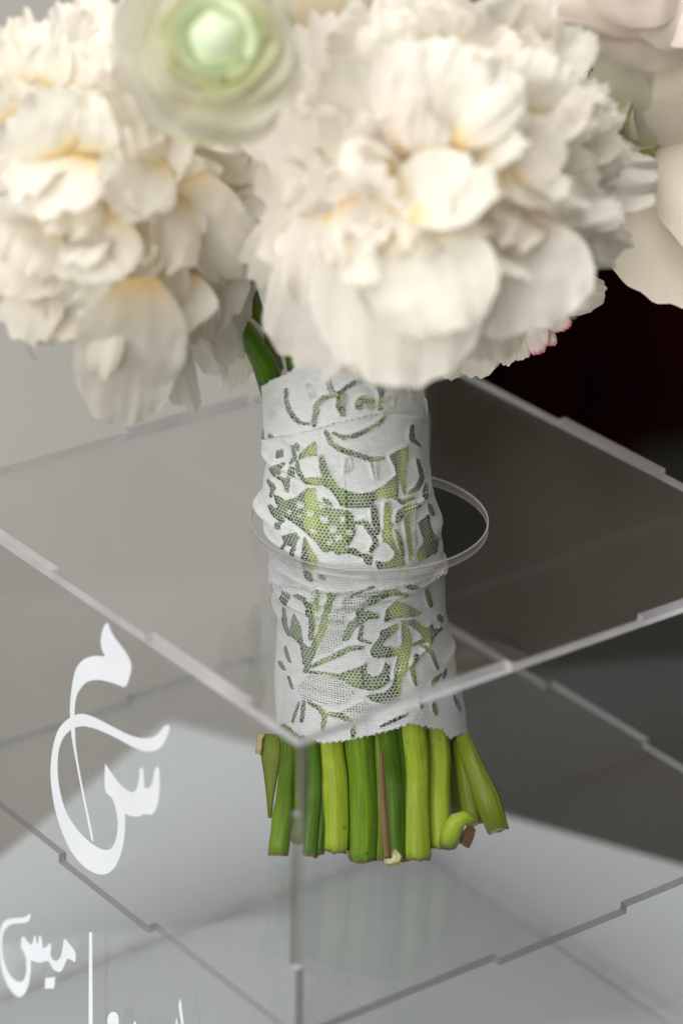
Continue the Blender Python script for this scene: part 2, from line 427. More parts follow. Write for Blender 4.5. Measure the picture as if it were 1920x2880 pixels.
panel('bottom_panel', panel_outline(ALL), lambda u, v: (u, v, -200), (0, 0, 1), M_EDGE)
# shelf: sits inside, tabs in the middle of each side reach through the walls
def shelf_outline():
    lo, hi = T + G, S - T - G
    p = []
    p += [(lo, lo), (75, lo), (75, G), (125, G), (125, lo), (hi, lo)]
    p += [(hi, 75), (S - G, 75), (S - G, 125), (hi, 125), (hi, hi)]
    p += [(125, hi), (125, S - G), (75, S - G), (75, hi), (lo, hi)]
    p += [(lo, 125), (G, 125), (G, 75), (lo, 75)]
    return p
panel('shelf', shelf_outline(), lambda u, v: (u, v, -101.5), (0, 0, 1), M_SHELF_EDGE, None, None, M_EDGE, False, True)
LR = (False, True, False, True)     # u edges at u=0 / S own the corner stretches, horizontal edges yield to the top panel
# walls: u runs horizontally, v up from -200 to 0
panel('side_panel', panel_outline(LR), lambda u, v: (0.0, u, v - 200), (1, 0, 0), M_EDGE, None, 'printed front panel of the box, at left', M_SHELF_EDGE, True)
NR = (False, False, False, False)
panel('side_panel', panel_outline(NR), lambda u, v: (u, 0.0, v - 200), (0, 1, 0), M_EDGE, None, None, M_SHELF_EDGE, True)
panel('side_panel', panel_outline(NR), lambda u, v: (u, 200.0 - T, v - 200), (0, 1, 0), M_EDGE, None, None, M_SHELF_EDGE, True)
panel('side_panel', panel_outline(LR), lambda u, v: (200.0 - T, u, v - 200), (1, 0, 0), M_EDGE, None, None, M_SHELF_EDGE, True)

# ------------------------------------------------------------------ calligraphy on the left front panel
def smooth_closed(pts, n=5):
    out = []; L = len(pts)
    for i in range(L):
        p0, p1, p2, p3 = (np.array(pts[(i + k - 1) % L], float) for k in range(4))
        a = p1 - p0; b = p2 - p1; c = p3 - p2
        def sharp(u, v): return np.dot(u, v) / (np.linalg.norm(u) * np.linalg.norm(v) + 1e-9) < 0.35
        m1 = np.zeros(2) if sharp(a, b) else (p2 - p0) / 2
        m2 = np.zeros(2) if sharp(b, c) else (p3 - p1) / 2
        if sharp(a, b): m1 = b * 0.7
        if sharp(b, c): m2 = b * 0.7
        for k in range(n):
            t = k / n; t2, t3 = t * t, t * t * t
            out.append((2 * t3 - 3 * t2 + 1) * p1 + (t3 - 2 * t2 + t) * m1 + (-2 * t3 + 3 * t2) * p2 + (t3 - t2) * m2)
    return out
def glyph(name, pts, sc, ox, oy, smooth=True, holes=()):
    bm = bmesh.new(); edges = []
    for lp, sm in [(pts, smooth)] + [(h, True) for h in holes]:
        q = smooth_closed(lp) if sm else [np.array(p, float) for p in lp]
        v = [bm.verts.new(W(on_plane(p[0] / sc + ox, p[1] / sc + oy, (-0.15, 0, 0), np.array([1.0, 0, 0])))) for p in q]
        edges += [bm.edges.new((v[i], v[(i + 1) % len(v)])) for i in range(len(v))]
    bmesh.ops.triangle_fill(bm, use_beauty=True, use_dissolve=False, edges=edges)
    me = bpy.data.meshes.new(name); bm.to_mesh(me); bm.free(); me.materials.append(M_PRINT)
    o = bpy.data.objects.new(name, me); COL.objects.link(o); o.parent = abox; o.matrix_parent_inverse = parent_inverse(abox)
    return o
flourish = [(592,138),(602,155),(615,190),(640,230),(675,275),(705,320),(722,360),(724,400),(712,450),(700,482),(688,493),(672,490),(640,478),(600,465),(550,455),(510,457),(480,468),(455,490),(430,530),(417,575),(413,645),(415,722),(420,820),(440,950),(465,1080),(490,1200),(512,1310),(514,1340),(508,1345),(500,1310),(480,1210),(450,1060),(420,900),(400,790),(393,725),(388,660),(388,600),(392,540),(402,470),(415,410),(435,370),(460,345),(490,330),(530,322),(582,326),(565,290),(557,250),(562,200),(575,160)]
loop_ = [(920,705),(935,712),(930,740),(915,780),(890,820),(860,842),(820,850),(775,842),(720,818),(660,785),(590,750),(520,722),(460,710),(415,718),(385,735),(350,775),(328,830),(319,910),(322,1000),(335,1080),(365,1180),(420,1270),(480,1335),(540,1378),(580,1392),(610,1385),(632,1355),(645,1310),(650,1250),(642,1180),(620,1110),(580,1058),(580,915),(610,960),(650,1015),(690,1055),(725,1073),(750,1060),(765,1010),(770,950),(780,938),(790,955),(797,1050),(820,1052),(840,1020),(850,960),(862,935),(876,945),(880,1000),(878,1080),(865,1150),(845,1190),(825,1197),(795,1195),(770,1205),(740,1208),(710,1200),(690,1190),(690,1260),(683,1340),(665,1420),(635,1485),(600,1518),(565,1527),(520,1518),(460,1480),(400,1410),(350,1310),(310,1190),(285,1050),(280,940),(290,840),(310,760),(335,710),(370,675),(400,655),(440,642),(480,646),(540,670),(620,712),(700,752),(770,775),(830,775),(870,755),(895,725)]
o = glyph('lettering', loop_, 1.959, 0, 1680)
o = glyph('lettering', flourish, 1.959, 0, 1680)
for v in o.data.vertices: v.co.x -= 0.00006
small = [(205,415),(212,430),(200,465),(170,480),(120,482),(75,492),(40,520),(20,570),(18,650),(30,740),(60,820),(100,870),(140,885),(170,865),(185,800),(180,720),(165,680),(148,640),(150,590),(165,568),(185,600),(205,625),(225,625),(238,570),(248,575),(255,620),(265,620),(270,570),(283,568),(292,610),(297,655),(325,640),(345,615),(355,650),(350,690),(365,730),(395,740),(420,710),(435,640),(440,600),(455,590),(480,625),(515,670),(525,720),(515,752),(495,735),(465,725),(450,760),(425,810),(400,815),(370,800),(340,750),(320,742),(280,752),(240,745),(215,735),(212,820),(200,900),(175,960),(140,990),(100,970),(50,900),(15,800),(0,700),(-5,600),(5,520),(30,470),(70,450),(130,445),(175,440)]
glyph('lettering', small, 2.45, 0, 2400)
glyph('lettering', [(315,860),(382,852),(375,930),(310,932)], 2.45, 0, 2400, False)
glyph('lettering', [(615,545),(625,540),(637,550),(640,1330),(612,1330)], 2.45, 0, 2400, False)
glyph('lettering', [(742,1150),(748,1118),(765,1098),(785,1093),(806,1102),(817,1130),(820,1170),(815,1240),(790,1260),(760,1255),(745,1220)], 2.45, 0, 2400, True,
      holes=([(762,1200),(775,1178),(795,1176),(802,1195),(795,1220),(775,1225)],))
glyph('lettering', [(930,1150),(940,1175),(960,1230),(950,1260),(905,1260),(915,1190)], 2.45, 0, 2400)
glyph('lettering', [(1240,998),(1247,1020),(1256,1090),(1268,1180),(1285,1290),(1262,1290),(1250,1180),(1236,1090),(1232,1050)], 2.45, 0, 2400)
glyph('lettering', [(1215,1133),(1222,1150),(1232,1220),(1240,1290),(1222,1290),(1212,1180)], 2.45, 0, 2400)

# ------------------------------------------------------------------ bouquet
bouquet = empty('bouquet', W((96, 84, -98.5)))
tag(bouquet, 'bridal bouquet of white peonies and ranunculus, stems wrapped in white lace', 'bouquet')

# handle axis: (image row, centre column, half width) read off along the stem bundle
prof = [(700, 935, 190), (880, 945, 210), (1000, 955, 218), (1080, 961, 219), (1200, 968, 214), (1300, 977, 217), (1370, 980, 226), (1420, 981, 234), (1470, 986, 229), (1560, 1005, 232), (1650, 1008, 234), (1720, 1014, 232), (1800, 1023, 239), (1900, 1031, 248), (2000, 1038, 256), (2080, 1046, 257), (2200, 1048, 262), (2340, 1048, 278), (2380, 1048, 282)]
B0 = on_plane(1048, 2440, (0, 0, -98.5), np.array([0, 0, 1.0])) - HT * 30.0
LEAN = np.array([98.5, 95.0, 0.0]) - B0; LEAN -= HR * np.dot(LEAN, HR)
PN = np.cross(HR, LEAN); PN /= np.linalg.norm(PN)
pr_y = np.array([p[0] for p in prof], float)
pr_c = np.array([p[1] for p in prof], float); pr_w = np.array([p[2] for p in prof], float)
def axis(y):
    c = np.interp(y, pr_y, pr_c); return on_plane(c, y, B0, PN)
def radius(y):
    c = axis(y); d = np.dot(c - CPOS, RT[2]); return np.interp(y, pr_y, pr_w) * d / FPX
def at_z(z):                                         # image row where the axis reaches a height
    lo, hi = 500.0, 2500.0
    for _ in range(50):
        mid = (lo + hi) / 2
        if axis(mid)[2] > z: lo = mid
        else: hi = mid
    return lo

# --- lace pattern, traced on the visible side of the handle
MX0, MY0, MX1, MY1 = 640, 960, 1420, 2220
mask = np.zeros((MY1 - MY0, MX1 - MX0), np.uint8)
def fill_poly(pts, val, only=None):
    pts = np.array(pts, float)
    x0, y0 = np.floor(pts.min(0)).astype(int) - 1; x1, y1 = np.ceil(pts.max(0)).astype(int) + 1
    x0 = max(x0, MX0); y0 = max(y0, MY0); x1 = min(x1, MX1); y1 = min(y1, MY1)
    gx, gy = np.meshgrid(np.arange(x0, x1) + 0.5, np.arange(y0, y1) + 0.5)
    ins = np.zeros(gx.shape, bool)
    for i in range(len(pts)):
        a = pts[i]; b = pts[i - 1]
        if a[1] == b[1]: continue
        ins ^= ((a[1] > gy) != (b[1] > gy)) & (gx < (b[0] - a[0]) * (gy - a[1]) / (b[1] - a[1]) + a[0])
    sub = mask[y0 - MY0:y1 - MY0, x0 - MX0:x1 - MX0]; sub[ins] = val
def stroke(pts, w, val=1):
    pts = np.array(pts, float)
    x0, y0 = np.floor(pts.min(0) - w).astype(int); x1, y1 = np.ceil(pts.max(0) + w).astype(int)
    x0 = max(x0, MX0); y0 = max(y0, MY0); x1 = min(x1, MX1); y1 = min(y1, MY1)
    gx, gy = np.meshgrid(np.arange(x0, x1) + 0.5, np.arange(y0, y1) + 0.5)
    ins = np.zeros(gx.shape, bool); n = len(pts) - 1
    for i in range(n):
        a = pts[i]; d = pts[i + 1] - a; L2 = d @ d + 1e-9
        t = np.clip(((gx - a[0]) * d[0] + (gy - a[1]) * d[1]) / L2, 0, 1)
        s = (i + t) / n; ww = w / 2 * (0.55 + 0.45 * np.sin(np.pi * np.clip(s, 0, 1)))
        ins |= (gx - a[0] - t * d[0]) ** 2 + (gy - a[1] - t * d[1]) ** 2 < ww ** 2
    sub = mask[y0 - MY0:y1 - MY0, x0 - MX0:x1 - MX0]; sub[ins] = val
A = lambda L: [(640 + x / 2.063, 980 + y / 2.063) for x, y in L]
B = lambda L: [(640 + x / 1.867, 1580 + y / 1.867) for x, y in L]
# sheer woven patches
for p in ([(365,660),(420,590),(520,590),(620,620),(660,680),(620,740),(520,740),(400,720)], [(580,790),(700,730),(840,755),(720,830),(640,825)],
          [(600,190),(680,160),(860,130),(720,205),(690,250),(610,270)], [(470,480),(500,400),(540,260),(600,230),(620,340),(600,420),(540,470)], [(440,150),(500,150),(480,330),(460,330)]):
    fill_poly(B(p), 2)
for p in ([(450,200),(490,195),(510,270),(480,300)], [(680,620),(715,620),(715,700),(670,730)], [(820,650),(862,645),(865,750),(845,755)], [(900,270),(970,270),(960,340),(900,345)],
          [(1000,930),(1080,900),(1080,1240),(1040,1240)], [(780,310),(815,310),(810,345),(780,345)]):
    fill_poly(A(p), 2)
SA = [([(345,230),(345,290),(360,350),(385,390),(420,425),(470,430)],16),([(580,120),(580,190),(600,240),(620,260)],20),([(620,260),(550,285),(515,330),(505,400),(500,440)],22),
 ([(620,260),(660,270),(650,330),(665,375)],34),([(650,245),(690,215),(740,190),(800,185),(850,200),(885,240),(890,290),(875,350)],19),([(1075,190),(1078,290)],14),([(825,80),(825,180)],15),
 ([(615,480),(660,505),(720,500),(790,470),(860,430)],18),([(570,470),(600,540),(660,580),(740,605),(820,635),(890,630)],22),([(545,620),(560,690),(590,750),(620,790)],30),
 ([(735,1000),(790,1000),(830,1060),(845,1120),(825,1165)],24),([(838,900),(845,980),(858,1060)],24),([(915,890),(910,1000),(920,1080),(950,1150)],26),([(965,990),(985,950),(1020,930),(1085,900)],26),
 ([(1035,950),(1035,1060),(1055,1190)],18),([(350,820),(355,740)],13),([(380,1200),(400,1110)],15),([(330,1150),(370,1080)],13),([(630,1175),(720,1165),(770,1190)],26),
 ([(1050,440),(1050,520),(1100,560)],15),([(1080,640),(1105,740),(1080,800),(1040,830)],16),([(410,545),(415,575)],18),([(890,250),(885,350)],16),([(860,440),(900,380)],12),([(330,660),(300,720)],14)]
SA += [([(300,740),(340,765),(350,820)],16),([(410,640),(418,700),(450,735)],16),([(385,560),(400,620),(370,660)],14),([(250,760),(282,800),(270,850)],14),([(1010,640),(1000,760),(1012,830)],14),([(960,860),(1000,885),(1060,860)],16),([(1130,780),(1120,860)],16),([(560,860),(600,900)],18),([(265,905),(300,960),(330,990)],22),([(1150,900),(1170,960)],14),([(960,1040),(985,1120),(1000,1190)],14)]
for p, w in SA: stroke(A(p), w / 2.063 * 1.35)
PA = [[(740,345),(735,310),(760,280),(800,270),(840,290),(850,330),(845,350),(815,345),(812,318),(780,316),(772,348)],[(930,615),(1030,560),(1022,640),(1000,740),(980,760),(960,680)],
 [(510,530),(520,560),(520,610),(470,610),(420,635),(430,600),(460,570)],[(255,690),(330,655),(310,700),(280,740)],[(365,680),(395,680),(402,735),(370,725)],
 [(440,740),(480,735),(560,735),(610,775),(680,815),(760,835),(830,825),(900,790),(970,730),(977,790),(970,860),(900,855),(835,870),(830,910),(700,915),(660,905),(600,810),(550,775),(520,780),(460,775)],
 [(400,860),(470,800),(510,800),(520,870),(590,915),(650,925),(715,935),(730,1000),(735,1060),(700,1130),(640,1160),(560,1165),(520,1110),(440,1040),(370,990),(290,930),(330,880)],
 [(1100,1010),(1150,960),(1160,1060),(1195,1100),(1195,1180),(1100,1235),(1088,1180),(1130,1120)],[(450,1080),(490,1150),(525,1200),(525,1275),(450,1265),(440,1200)],
 [(780,1180),(830,1190),(822,1245),(790,1235)],[(850,1215),(940,1205),(965,1150),(1000,1210),(1005,1245),(860,1265)],[(290,840),(330,860),(330,905),(300,890)],[(290,590),(325,580),(322,622),(290,632)],
 [(295,1000),(320,1000),(315,1040),(295,1035)],[(330,1080),(400,1060),(420,1090),(380,1140),(340,1120)],[(245,490),(268,505),(262,520),(247,515)],[(885,1040),(935,1060),(940,1130),(890,1110)]]
for p in PA: fill_poly(A(p), 1)
# small solid tufts scattered inside the widest net
for (x, y, r) in [(420,905,26),(480,950,22),(545,905,22),(560,985,26),(610,1040,26),(665,985,20),(640,1090,22),(420,970,16),(700,1060,22),(500,1050,18),(360,945,16),(590,1120,20)]:
    fill_poly(A([(x - r, y - r * .8), (x + r * .9, y - r), (x + r, y + r * .7), (x - r * .8, y + r)]), 2)
for (x, y, rx, ry) in [(780,1110,58,62),(680,1215,70,38),(890,1180,68,48),(600,1215,50,42)]:
    fill_poly(A([(x + rx * math.cos(t * .5236) * (1 + .05 * math.sin(5 * t)), y + ry * math.sin(t * .5236)) for t in range(12)]), 0)
SB = [([(370,170),(410,190),(440,250),(445,330),(435,400)],24),([(550,150),(530,230),(495,350),(460,430),(430,500),(410,570)],26),([(920,165),(860,145),(790,175),(720,215),(680,270)],25),
 ([(775,280),(735,270),(690,300),(650,330),(615,400)],34),([(925,330),(938,420),(920,500),(895,580),(882,650)],38),([(800,410),(775,470),(840,470),(900,470)],44),([(440,545),(540,500),(640,450),(705,442)],18),
 ([(405,572),(500,580),(590,590)],11),([(430,730),(490,765),(512,800),(502,875)],17),([(512,790),(590,800),(645,832)],18),([(405,725),(395,830)],14),([(380,730),(345,835)],9),([(660,850),(655,915)],14),
 ([(1115,590),(1080,620),(1070,660)],16),([(1080,740),(1092,800)],14),([(800,860),(935,790)],9),([(1040,140),(1062,230)],17),([(1100,280),(1112,305)],22),([(420,45),(445,80)],30),([(920,118),(975,125)],17),
 ([(320,600),(340,660)],9),([(1180,700),(1210,780)],10),([(1130,610),(1140,560)],8),([(490,60),(510,75)],18),([(960,440),(1040,400),(1115,345)],12)]
SB += [([(300,240),(310,330),(330,380)],14),([(480,130),(470,250)],13),([(700,330),(690,400),(745,420)],12),([(985,480),(962,560),(980,640)],12),([(1000,425),(1060,470),(1095,560)],12),([(280,520),(300,560)],12),([(310,440),(330,520)],10),([(760,120),(700,140),(640,190)],12),([(1060,330),(1050,420)],12),([(1000,700),(1010,760)],11)]
for p, w in SB: stroke(B(p), w / 1.867 * 1.3)
PB = [[(335,370),(350,265),(385,330),(395,420),(440,455),(452,470),(425,540),(400,535),(385,430)],[(290,150),(330,170),(320,222),(290,190)],[(820,310),(830,250),(880,200),(930,215),(1012,262),(990,282),(880,288)],
 [(800,360),(888,322),(885,352),(830,402),(800,415)],[(900,308),(980,303),(1025,340),(1115,350),(1032,415),(1000,362),(950,328)],
 [(545,598),(700,545),(722,525),(722,575),(760,598),(800,590),(820,560),(825,522),(845,540),(842,612),(800,652),(740,667),(660,652),(618,625)],[(725,700),(830,680),(902,605),(895,722),(840,747),(760,727)],
 [(525,150),(570,150),(560,190),(535,205)]]
for p in PB: fill_poly(B(p), 1)
g1 = mask == 1
for dx, dy in ((1, 0), (-1, 0), (0, 1), (0, -1), (1, 1), (-1, -1), (2, 0), (-2, 0)):
    sh = np.roll(np.roll(g1, dx, 1), dy, 0); mask[sh & (mask != 1)] = 1
def blur(a, r):
    for ax_ in (0, 1):
        c = np.cumsum(np.pad(a, [(r + 1, r) if k == ax_ else (0, 0) for k in (0, 1)], mode='edge'), axis=ax_)
        a = (np.take(c, np.arange(2 * r + 1, c.shape[ax_]), axis=ax_) - np.take(c, np.arange(0, c.shape[ax_] - 2 * r - 1), axis=ax_)) / (2 * r + 1)
    return a
soft = blur(blur((mask > 0).astype(float), 5), 4)
cord = np.clip(4 * soft * (1 - soft), 0, 1)               # raised cord round every opening
# cut edges of the lace
ytop_x = [600, 742, 765, 800, 830, 862, 905, 960, 1180, 1400]; ytop_y = [1100, 1082, 1066, 1052, 1032, 1017, 1013, 1010, 1012, 1012]
ybot_x = [600, 782, 800, 817, 838, 870, 908, 983, 1042, 1095, 1149, 1180, 1208, 1245, 1264, 1291, 1301, 1400]
ybot_y = [2030, 2035, 2034, 2043, 2062, 2070, 2086, 2078, 2067, 2051, 2030, 2038, 2046, 2051, 2078, 2064, 2073, 2073]
seam1 = ([600, 754, 810, 882, 940, 1028, 1076, 1173, 1400], [1240, 1232, 1222, 1203, 1184, 1164, 1157, 1165, 1180])
seam2 = ([600, 776, 854, 961, 1068, 1175, 1245, 1400], [1630, 1639, 1650, 1660, 1650, 1634, 1608, 1590])

NU = 560
ya, yb, NV = 880.0, 2095.0, 400
rows = np.linspace(ya, yb, NV)
AX = np.array([axis(y) for y in rows]); RA = np.array([radius(y) for y in rows])
arc = np.concatenate([[0], np.cumsum(np.linalg.norm(np.diff(AX, axis=0), axis=1))])   # mm along the axis
th = np.arange(NU) / NU * 2 * np.pi                     # 0 faces the viewer, + to the right
def surf(iv, tv, off):                                   # fractional row, angle, offset
    a = np.stack([np.interp(iv, np.arange(NV), AX[:, k]) for k in range(3)], -1); r = np.interp(iv, np.arange(NV), RA) + off
    return a + (np.sin(tv) * r)[..., None] * HR + (np.cos(tv) * r)[..., None] * HT
IV, TV = np.meshgrid(np.arange(NV, dtype=float), th, indexing='ij')
# folds and puckers
Y = rows[:, None] + 0 * TV
wr = np.zeros_like(TV)
pn = np.random.RandomState(3)
for k in range(26):
    f = pn.uniform(2, 9); ph = pn.uniform(0, 6.28); sl = pn.uniform(-.02, .02); c = pn.uniform(950, 2050); s = pn.uniform(40, 150)
    wr += 0.2 * np.sin(f * TV + sl * Y + ph) * np.exp(-((Y - c) / s) ** 2)
for c, sl, w_, amp, t0, ts in [(1440, -60, 9, 0.9, -1.0, 0.7), (1470, 55, 8, 0.6, -0.8, 0.6), (1395, -40, 8, 0.5, 0.9, 0.6), (1500, 40, 9, 0.6, 1.1, 0.5), (1830, -110, 7, 0.55, 0.5, 0.6), (1560, 12, 8, 0.8, 0.0, 2.0), (1585, -10, 7, 0.6, 0.0, 2.0), (1540, 30, 7, 0.5, .3, 1.5), (1415, 20, 10, 0.5, -1.2, 0.5), (1418, 0, 17, 1.9, -1.5, 0.35), (1455, 0, 30, 1.1, 1.45, 0.4), (1300, 0, 30, -0.7, -1.5, 0.4), (1560, 0, 22, -0.8, 1.5, 0.4), (1690, 0, 14, 0.8, -1.5, 0.4), (1745, 0, 16, -0.7, -1.5, 0.4), (1810, 0, 14, 0.6, 1.5, 0.4)]:
    wr += 1.4 * amp * np.exp(-((Y - c - sl * TV.clip(-3, 3)) / w_) ** 2) * np.exp(-((((TV + np.pi) % (2 * np.pi)) - np.pi - t0) / ts) ** 2)
OFF = 0.9 + wr
# front-equivalent pixel of every grid point (the far side mirrors the near side)
tsym = np.where(np.cos(TV) < 0, np.pi - TV, TV)
PXX, PXY = project(surf(IV, tsym, OFF * 0 + 0.9))
def lookup(arr_x, arr_y):
    ix = np.clip(arr_x.astype(int) - MX0, 0, MX1 - MX0 - 1); iy = np.clip(arr_y.astype(int) - MY0, 0, MY1 - MY0 - 1)
    return mask[iy, ix]
jag = 2.5 * np.sin(PXX * 0.9) + 2 * np.sin(PXX * 0.37)
def band(name, lo, hi, base_off, lip_lo, lip_hi, label):
    """the stretch of lace between the rows lo(x) and hi(x)"""
    d_lo = PXY - lo; d_hi = hi - PXY
    off = OFF + base_off + lip_lo * np.exp(-np.abs(d_lo) / 10) * (1 + 0.3 * np.sin(PXX * 0.05)) + lip_hi * np.exp(-np.abs(d_hi) / 10)
    ci = cord[np.clip(PXY.astype(int) - MY0, 0, MY1 - MY0 - 1), np.clip(PXX.astype(int) - MX0, 0, MX1 - MX0 - 1)]
    off_net = off
    off = off + 0.32 * ci
    P = surf(IV, TV, off) / 1000
    P[..., 2] += ZOFF / 1000
    inside = (d_lo > jag * 0.8) & (d_hi > jag)
    mk = lookup(PXX, PXY)
    sheer = ((np.arange(NV)[:, None] % 2) + (np.arange(NU)[None, :] % 3 == 0)) > 0
    keep = inside & ((mk == 0) | ((mk == 2) & sheer))
    idx = np.arange(NV * NU).reshape(NV, NU)
    a = idx[:-1, :]; b = np.roll(idx, -1, 1)[:-1, :]; c = np.roll(idx, -1, 1)[1:, :]; d = idx[1:, :]
    fk = keep[:-1, :]
    F = np.stack([a[fk], b[fk], c[fk], d[fk]], 1)
    used = np.unique(F); remap = -np.ones(NV * NU, int); remap[used] = np.arange(len(used))
    uv = np.stack([TV * 24.0, arc[:, None] + 0 * TV], -1).reshape(-1, 2)[used]
    o = mesh_obj(name, P.reshape(-1, 3)[used].tolist(), remap[F].tolist(), M_LACE, bouquet, uvs=uv)
    o['label'] = label
    # hexagonal net across the openings
    cell = 1.12; ux = cell; uy = cell * 1.1
    Rm = 24.5
    vs = []; fs = []; w_ = 0.07
    circ = 2 * np.pi * Rm; nx = int(circ / ux); ny = int(arc[-1] / (uy * 0.75))
    segs = []
    for j in range(ny):
        for i in range(nx):
            cx = (i + 0.5 * (j % 2)) * ux; cy = j * uy * 0.75
            p = [(cx, cy - uy / 2), (cx + ux / 2, cy - uy / 4), (cx + ux / 2, cy + uy / 4), (cx, cy + uy / 2)]
            segs += [(p[0], p[1]), (p[1], p[2]), (p[2], p[3])]
    sg = np.array(segs)
    dirn = sg[:, 1] - sg[:, 0]; ln = np.linalg.norm(dirn, axis=1, keepdims=True); dirn = dirn / ln
    nrm = np.stack([-dirn[:, 1], dirn[:, 0]], 1) * w_
    s0 = sg[:, 0] - dirn * 0.05; s1 = sg[:, 1] + dirn * 0.05
    quad = np.stack([s0 - nrm, s0 + nrm, s1 + nrm, s1 - nrm], 1)       # n,4,2
    mid = sg.mean(1)
    def iv_of(v): return np.interp(v, arc, np.arange(NV))
    tm = (mid[:, 0] / Rm + np.pi) % (2 * np.pi) - np.pi
    ts_ = np.where(np.cos(tm) < 0, np.pi - tm, tm)
    qx, qy = project(surf(iv_of(mid[:, 1]), ts_, np.full(len(mid), 0.9)))
    mk2 = lookup(qx, qy)
    lo_i = INTERP[id(lo)](qx); hi_i = INTERP[id(hi)](qx)
    ok = (qy > lo_i) & (qy < hi_i) & ((mk2 >= 1))
    quad = quad[ok]
    tq = quad[..., 0] / Rm; iq = iv_of(quad[..., 1])
    ti = (tq % (2 * np.pi)) / (2 * np.pi) * NU
    i0 = np.clip(np.round(iq).astype(int), 0, NV - 1); t0i = np.round(ti).astype(int) % NU
    offq = off_net[i0, t0i] - 0.05
    Q = surf(iq, tq, offq) / 1000; Q[..., 2] += ZOFF / 1000
    n = len(Q)
    o2 = mesh_obj('net', Q.reshape(-1, 3).tolist(), np.arange(4 * n).reshape(n, 4).tolist(), M_NET, o, smooth=False)
    o2['kind'] = 'stuff'
    return o
INTERP = {}
def rowline(xs, ys, shift=0.0):
    arr = np.interp(PXX, xs, ys) + shift
    INTERP[id(arr)] = lambda q: np.interp(q, xs, ys) + shift
    return arr
r_top = rowline(ytop_x, ytop_y); r_s1 = rowline(*seam1, 6); r_s1b = rowline(*seam1); r_s2 = rowline(*seam2); r_s2b = rowline(*seam2, -12); r_bot = rowline(ybot_x, ybot_y)
band('lace_band', r_top, r_s1, 0.0, 0.15, 0.0, 'upper turn of the lace with a rose motif')
band('lace_band', r_s1b, r_s2, 0.6, 1.0, 0.5, 'middle turn of the lace, crumpled where it passes the hole')
band('lace_band', r_s2b, r_bot, 0.0, 0.0, 0.25, 'lower turn of the lace with leaf motifs and a cut edge')

# --- stems
def tube(name, path, rads, m_, parent, nside=14, ridge=0.0, nridge=5, seed=0, flat=1.0, cap=None, upvec=None):
    path = [np.array(p, float) for p in path]; n = len(path); vs = []; uv = []; fs = []
    rs = random.Random(seed); ph = rs.uniform(0, 6); rs2 = random.Random(seed + 5); cs = (rs2.uniform(-.6, .6), rs2.uniform(-.6, .6)); al = []
    along = 0.0
    for i, p in enumerate(path):
        t = path[min(i + 1, n - 1)] - path[max(i - 1, 0)]; t /= np.linalg.norm(t)
        u = np.cross(t, HT if upvec is None else upvec); u /= np.linalg.norm(u); v = np.cross(u, t)
        if i: along += np.linalg.norm(p - path[i - 1])
        for k in range(nside + 1):
            a = k / nside * math.tau
            r = rads[i] * (1 + ridge * math.cos(nridge * a + ph))
            r *= 1 + 0.03 * noise.noise(Vector((3 * math.cos(a), 3 * math.sin(a), along * 0.12 + seed * 5.1)))
            q = p + u * math.cos(a) * r + v * math.sin(a) * r * flat
            if i == 0: q = q + t * (rs2.uniform(-0.35, 0.35) + cs[0] * math.cos(a) + cs[1] * math.sin(a))
            vs.append(W(q)); uv.append((k / nside, along * 0.02 + seed * 0.37)); al.append(along)
    m1 = nside + 1
    for i in range(n - 1):
        for k in range(nside):
            fs.append((i * m1 + k, i * m1 + k + 1, (i + 1) * m1 + k + 1, (i + 1) * m1 + k))
    fm = [0] * len(fs)
    c0 = len(vs); vs.append(W(path[0])); uv.append((0.5, 0.1)); al.append(3.0)
    for k in range(nside): fs.append((c0, k + 1, k)); fm.append(1)
    c1 = len(vs); vs.append(W(path[-1])); uv.append((0.5, 0.9)); al.append(along)
    for k in range(nside): fs.append((c1, (n - 1) * m1 + k, (n - 1) * m1 + k + 1)); fm.append(1)
    o = mesh_obj(name, vs, fs, [m_, cap or S_CUT], parent, uvs=uv, fmat=fm, attr={'mm': al})
    return o
YB = at_z(-98.5)
def stem_path(lat_bottom, front, lat_top, z0, z1, n=40, inset=0.0, rad=3.5, fmin=0.0):
    """lateral place across the bundle at the foot and at the lace, in parts of its radius; front = +1 / -1, depth factor"""
    out = []
    for i in range(n):
        s = i / (n - 1); z = z0 + (z1 - z0) * s; y = at_z(z); c = axis(y); R_ = radius(y) - rad - 0.6 - inset
        k = min(1, s / 0.28); k = k * k * (3 - 2 * k); l = lat_bottom * (1 - k) + lat_top * k
        lc = max(-1.0, min(1.0, l)); sq = max(fmin, math.sqrt(max(0.0, 1 - lc ** 4))) * (1 - k) + math.sqrt(max(0.0, 1 - lc * lc)) * k
        c = c + HR * 0.5 * noise.noise(Vector((z * 0.05, lat_bottom * 9, 0))) + HT * 0.4 * noise.noise(Vector((z * 0.06, lat_bottom * 9, 7)))
        out.append(c + HR * (R_ * l) + HT * (R_ * front * sq))
    return out
Z0 = -98.3
